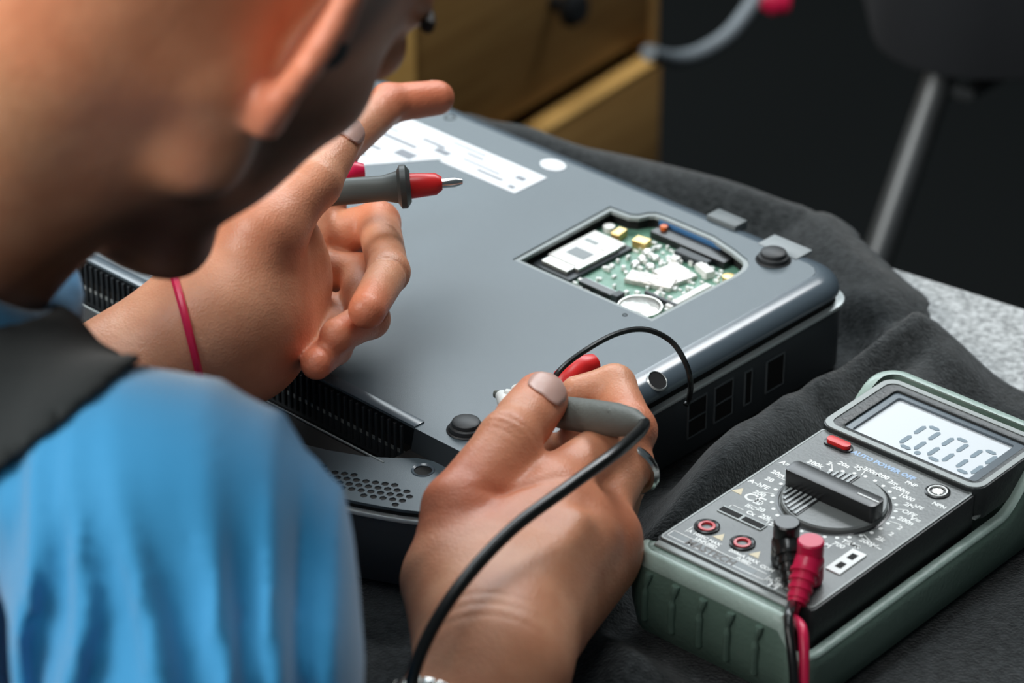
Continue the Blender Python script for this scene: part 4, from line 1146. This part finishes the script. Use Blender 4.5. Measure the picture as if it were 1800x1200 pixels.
# ------------------------------------------------------------------ background
K0 = D(1143, 78, 2.50)                       # far end of the seam between two drawers
CA = R(-126 - 0)                             # cabinet front runs from K0 towards the camera's left
cdx = np.array([math.cos(R(234)), math.sin(R(234))])
zseam = K0[2]
# local frame: x along the front (from far end to near end), y into the cabinet
cab = thing('drawer_cabinet', (K0[0], K0[1], -.75), R(234), 'light brown wooden drawer cabinet with dark knobs standing beyond the laptop', 'cabinet')
HS = zseam + .75
def cbox(n, m, x0, x1, y0, y1, z0, z1, par=None, bev=.0015): 
    return MB(1).box(((x0 + x1) / 2, (y0 + y1) / 2, (z0 + z1) / 2), (x1 - x0, y1 - y0, z1 - z0)).build(n, M[m], par or cab, bevel=bev)
# inward direction is to the camera's left/back: local y sign
SY = -1
def yy(a_, b_): return tuple(sorted((SY * a_, SY * b_)))
W1 = .308
cbox('carcass', 'gapshade', 0, .56, *yy(.022, .42), .02, HS + .22, bev=0)
cbox('side_panel', 'wood', -.012, 0, *yy(0.0, .44), 0, HS + .24)
cbox('stile', 'woodlit', W1 + .004, W1 + .040, *yy(-.006, .03), .02, HS + .22)  # stile's brighter lighting put into its colour
cbox('top_board', 'wood', -.02, .575, *yy(-.015, .45), HS + .235, HS + .26)
for (x0, x1) in ((.004, W1), (W1 + .044, .55)):
    for j, (z0, z1) in enumerate(((HS + .008, HS + .225), (HS - .165, HS - .010), (HS - .34, HS - .18), (HS - .52, HS - .35))):
        pull = .014 if (j == 1 and x0 < .1) else 0
        dw = cbox('drawer', 'wood', x0, x1, *yy(-pull, .02 - pull), z0, z1)
        if pull: cbox('drawer_lit_edge', 'woodlit', x0 + .001, x1 - .001, *yy(-pull - .0005, .020 - pull), z1 - .001, z1 + .0035, dw)  # paler strip paints the light from above on the drawer edge
        kz = (z0 + z1) / 2 if j else HS + .085
        kb = MB(1).lathe([(.006, 0), (.006, .010), (.014, .016), (.015, .022), (.010, .027), (0, .028)], ((x0 + x1) / 2 - (.02 if x0 < .1 else .09), -SY * pull, kz), 20, Matrix.Rotation(R(90 if SY > 0 else -90), 3, 'X')).build('knob', M['black'], dw)
# hose with red end behind
hs = thing('grey_hose', tuple(D(1240, 80, 2.4)), 0, 'curved grey hose with a red end hanging beside the wooden cabinet', 'hose')
MB(1).tube(catmull([D(1140, 92, 2.34), D(1180, 103, 2.38), D(1225, 95, 2.4), D(1275, 65, 2.42), D(1310, 25, 2.44), D(1345, -30, 2.46)], 8), .0065, 12).build('tube', M['hose'], hs, world=True)
MB(1).tube([D(1340, -6, 2.40), D(1362, 0, 2.40), D(1388, 2, 2.40)], [.009, .012, .009], 16).build('red_end', M['red'], hs, world=True)
# chair on the right
ch = thing('stool', tuple(np.array([*D(1600, 300, 2.25)[:2], -.75])), 0, 'dark padded stool with grey tubular legs in the shadow at the right', 'stool')
def tubew(name, a_, b_, r, m='chairmetal'): return MB(1).tube([a_, (a_ + b_) / 2, b_], r, 14).build(name, M[m], ch, world=True)
lt = D(1655, 125, 2.2); dl = D(1545, 445, 2.2) - lt
lb_ = lt + dl / abs(dl[2]) * (lt[2] + .75)
tubew('leg', lt, lb_, .011)
tubew('leg', lt + np.array([.34, .05, 0]), lb_ + np.array([.5, .03, 0]), .011)
tubew('leg', lt + np.array([.26, .34, 0]), lb_ + np.array([.30, .48, 0]), .011)
tubew('leg', lt + np.array([.44, .36, 0]), lb_ + np.array([.55, .48, 0]), .011)
MB(1).tube([D(1640, 150, 2.2), D(1700, 165, 2.2), D(1760, 130, 2.25)], .006, 10).build('bracket', M['chairmetal'], ch, world=True)
tubew('crossbar', D(1725, 78, 2.18), D(1900, 135, 2.18), .008, 'hose')
sc_ = lt + np.array([.22, .16, .075])
MB(1).plate([(sc_[0] + x, sc_[1] + y) for x, y in rrect(-.27, -.23, .24, .24, .07)], [], sc_[2] - .05, sc_[2] + .03).build('seat', M['chairfab'], ch, bevel=.02, seg=4, world=True)
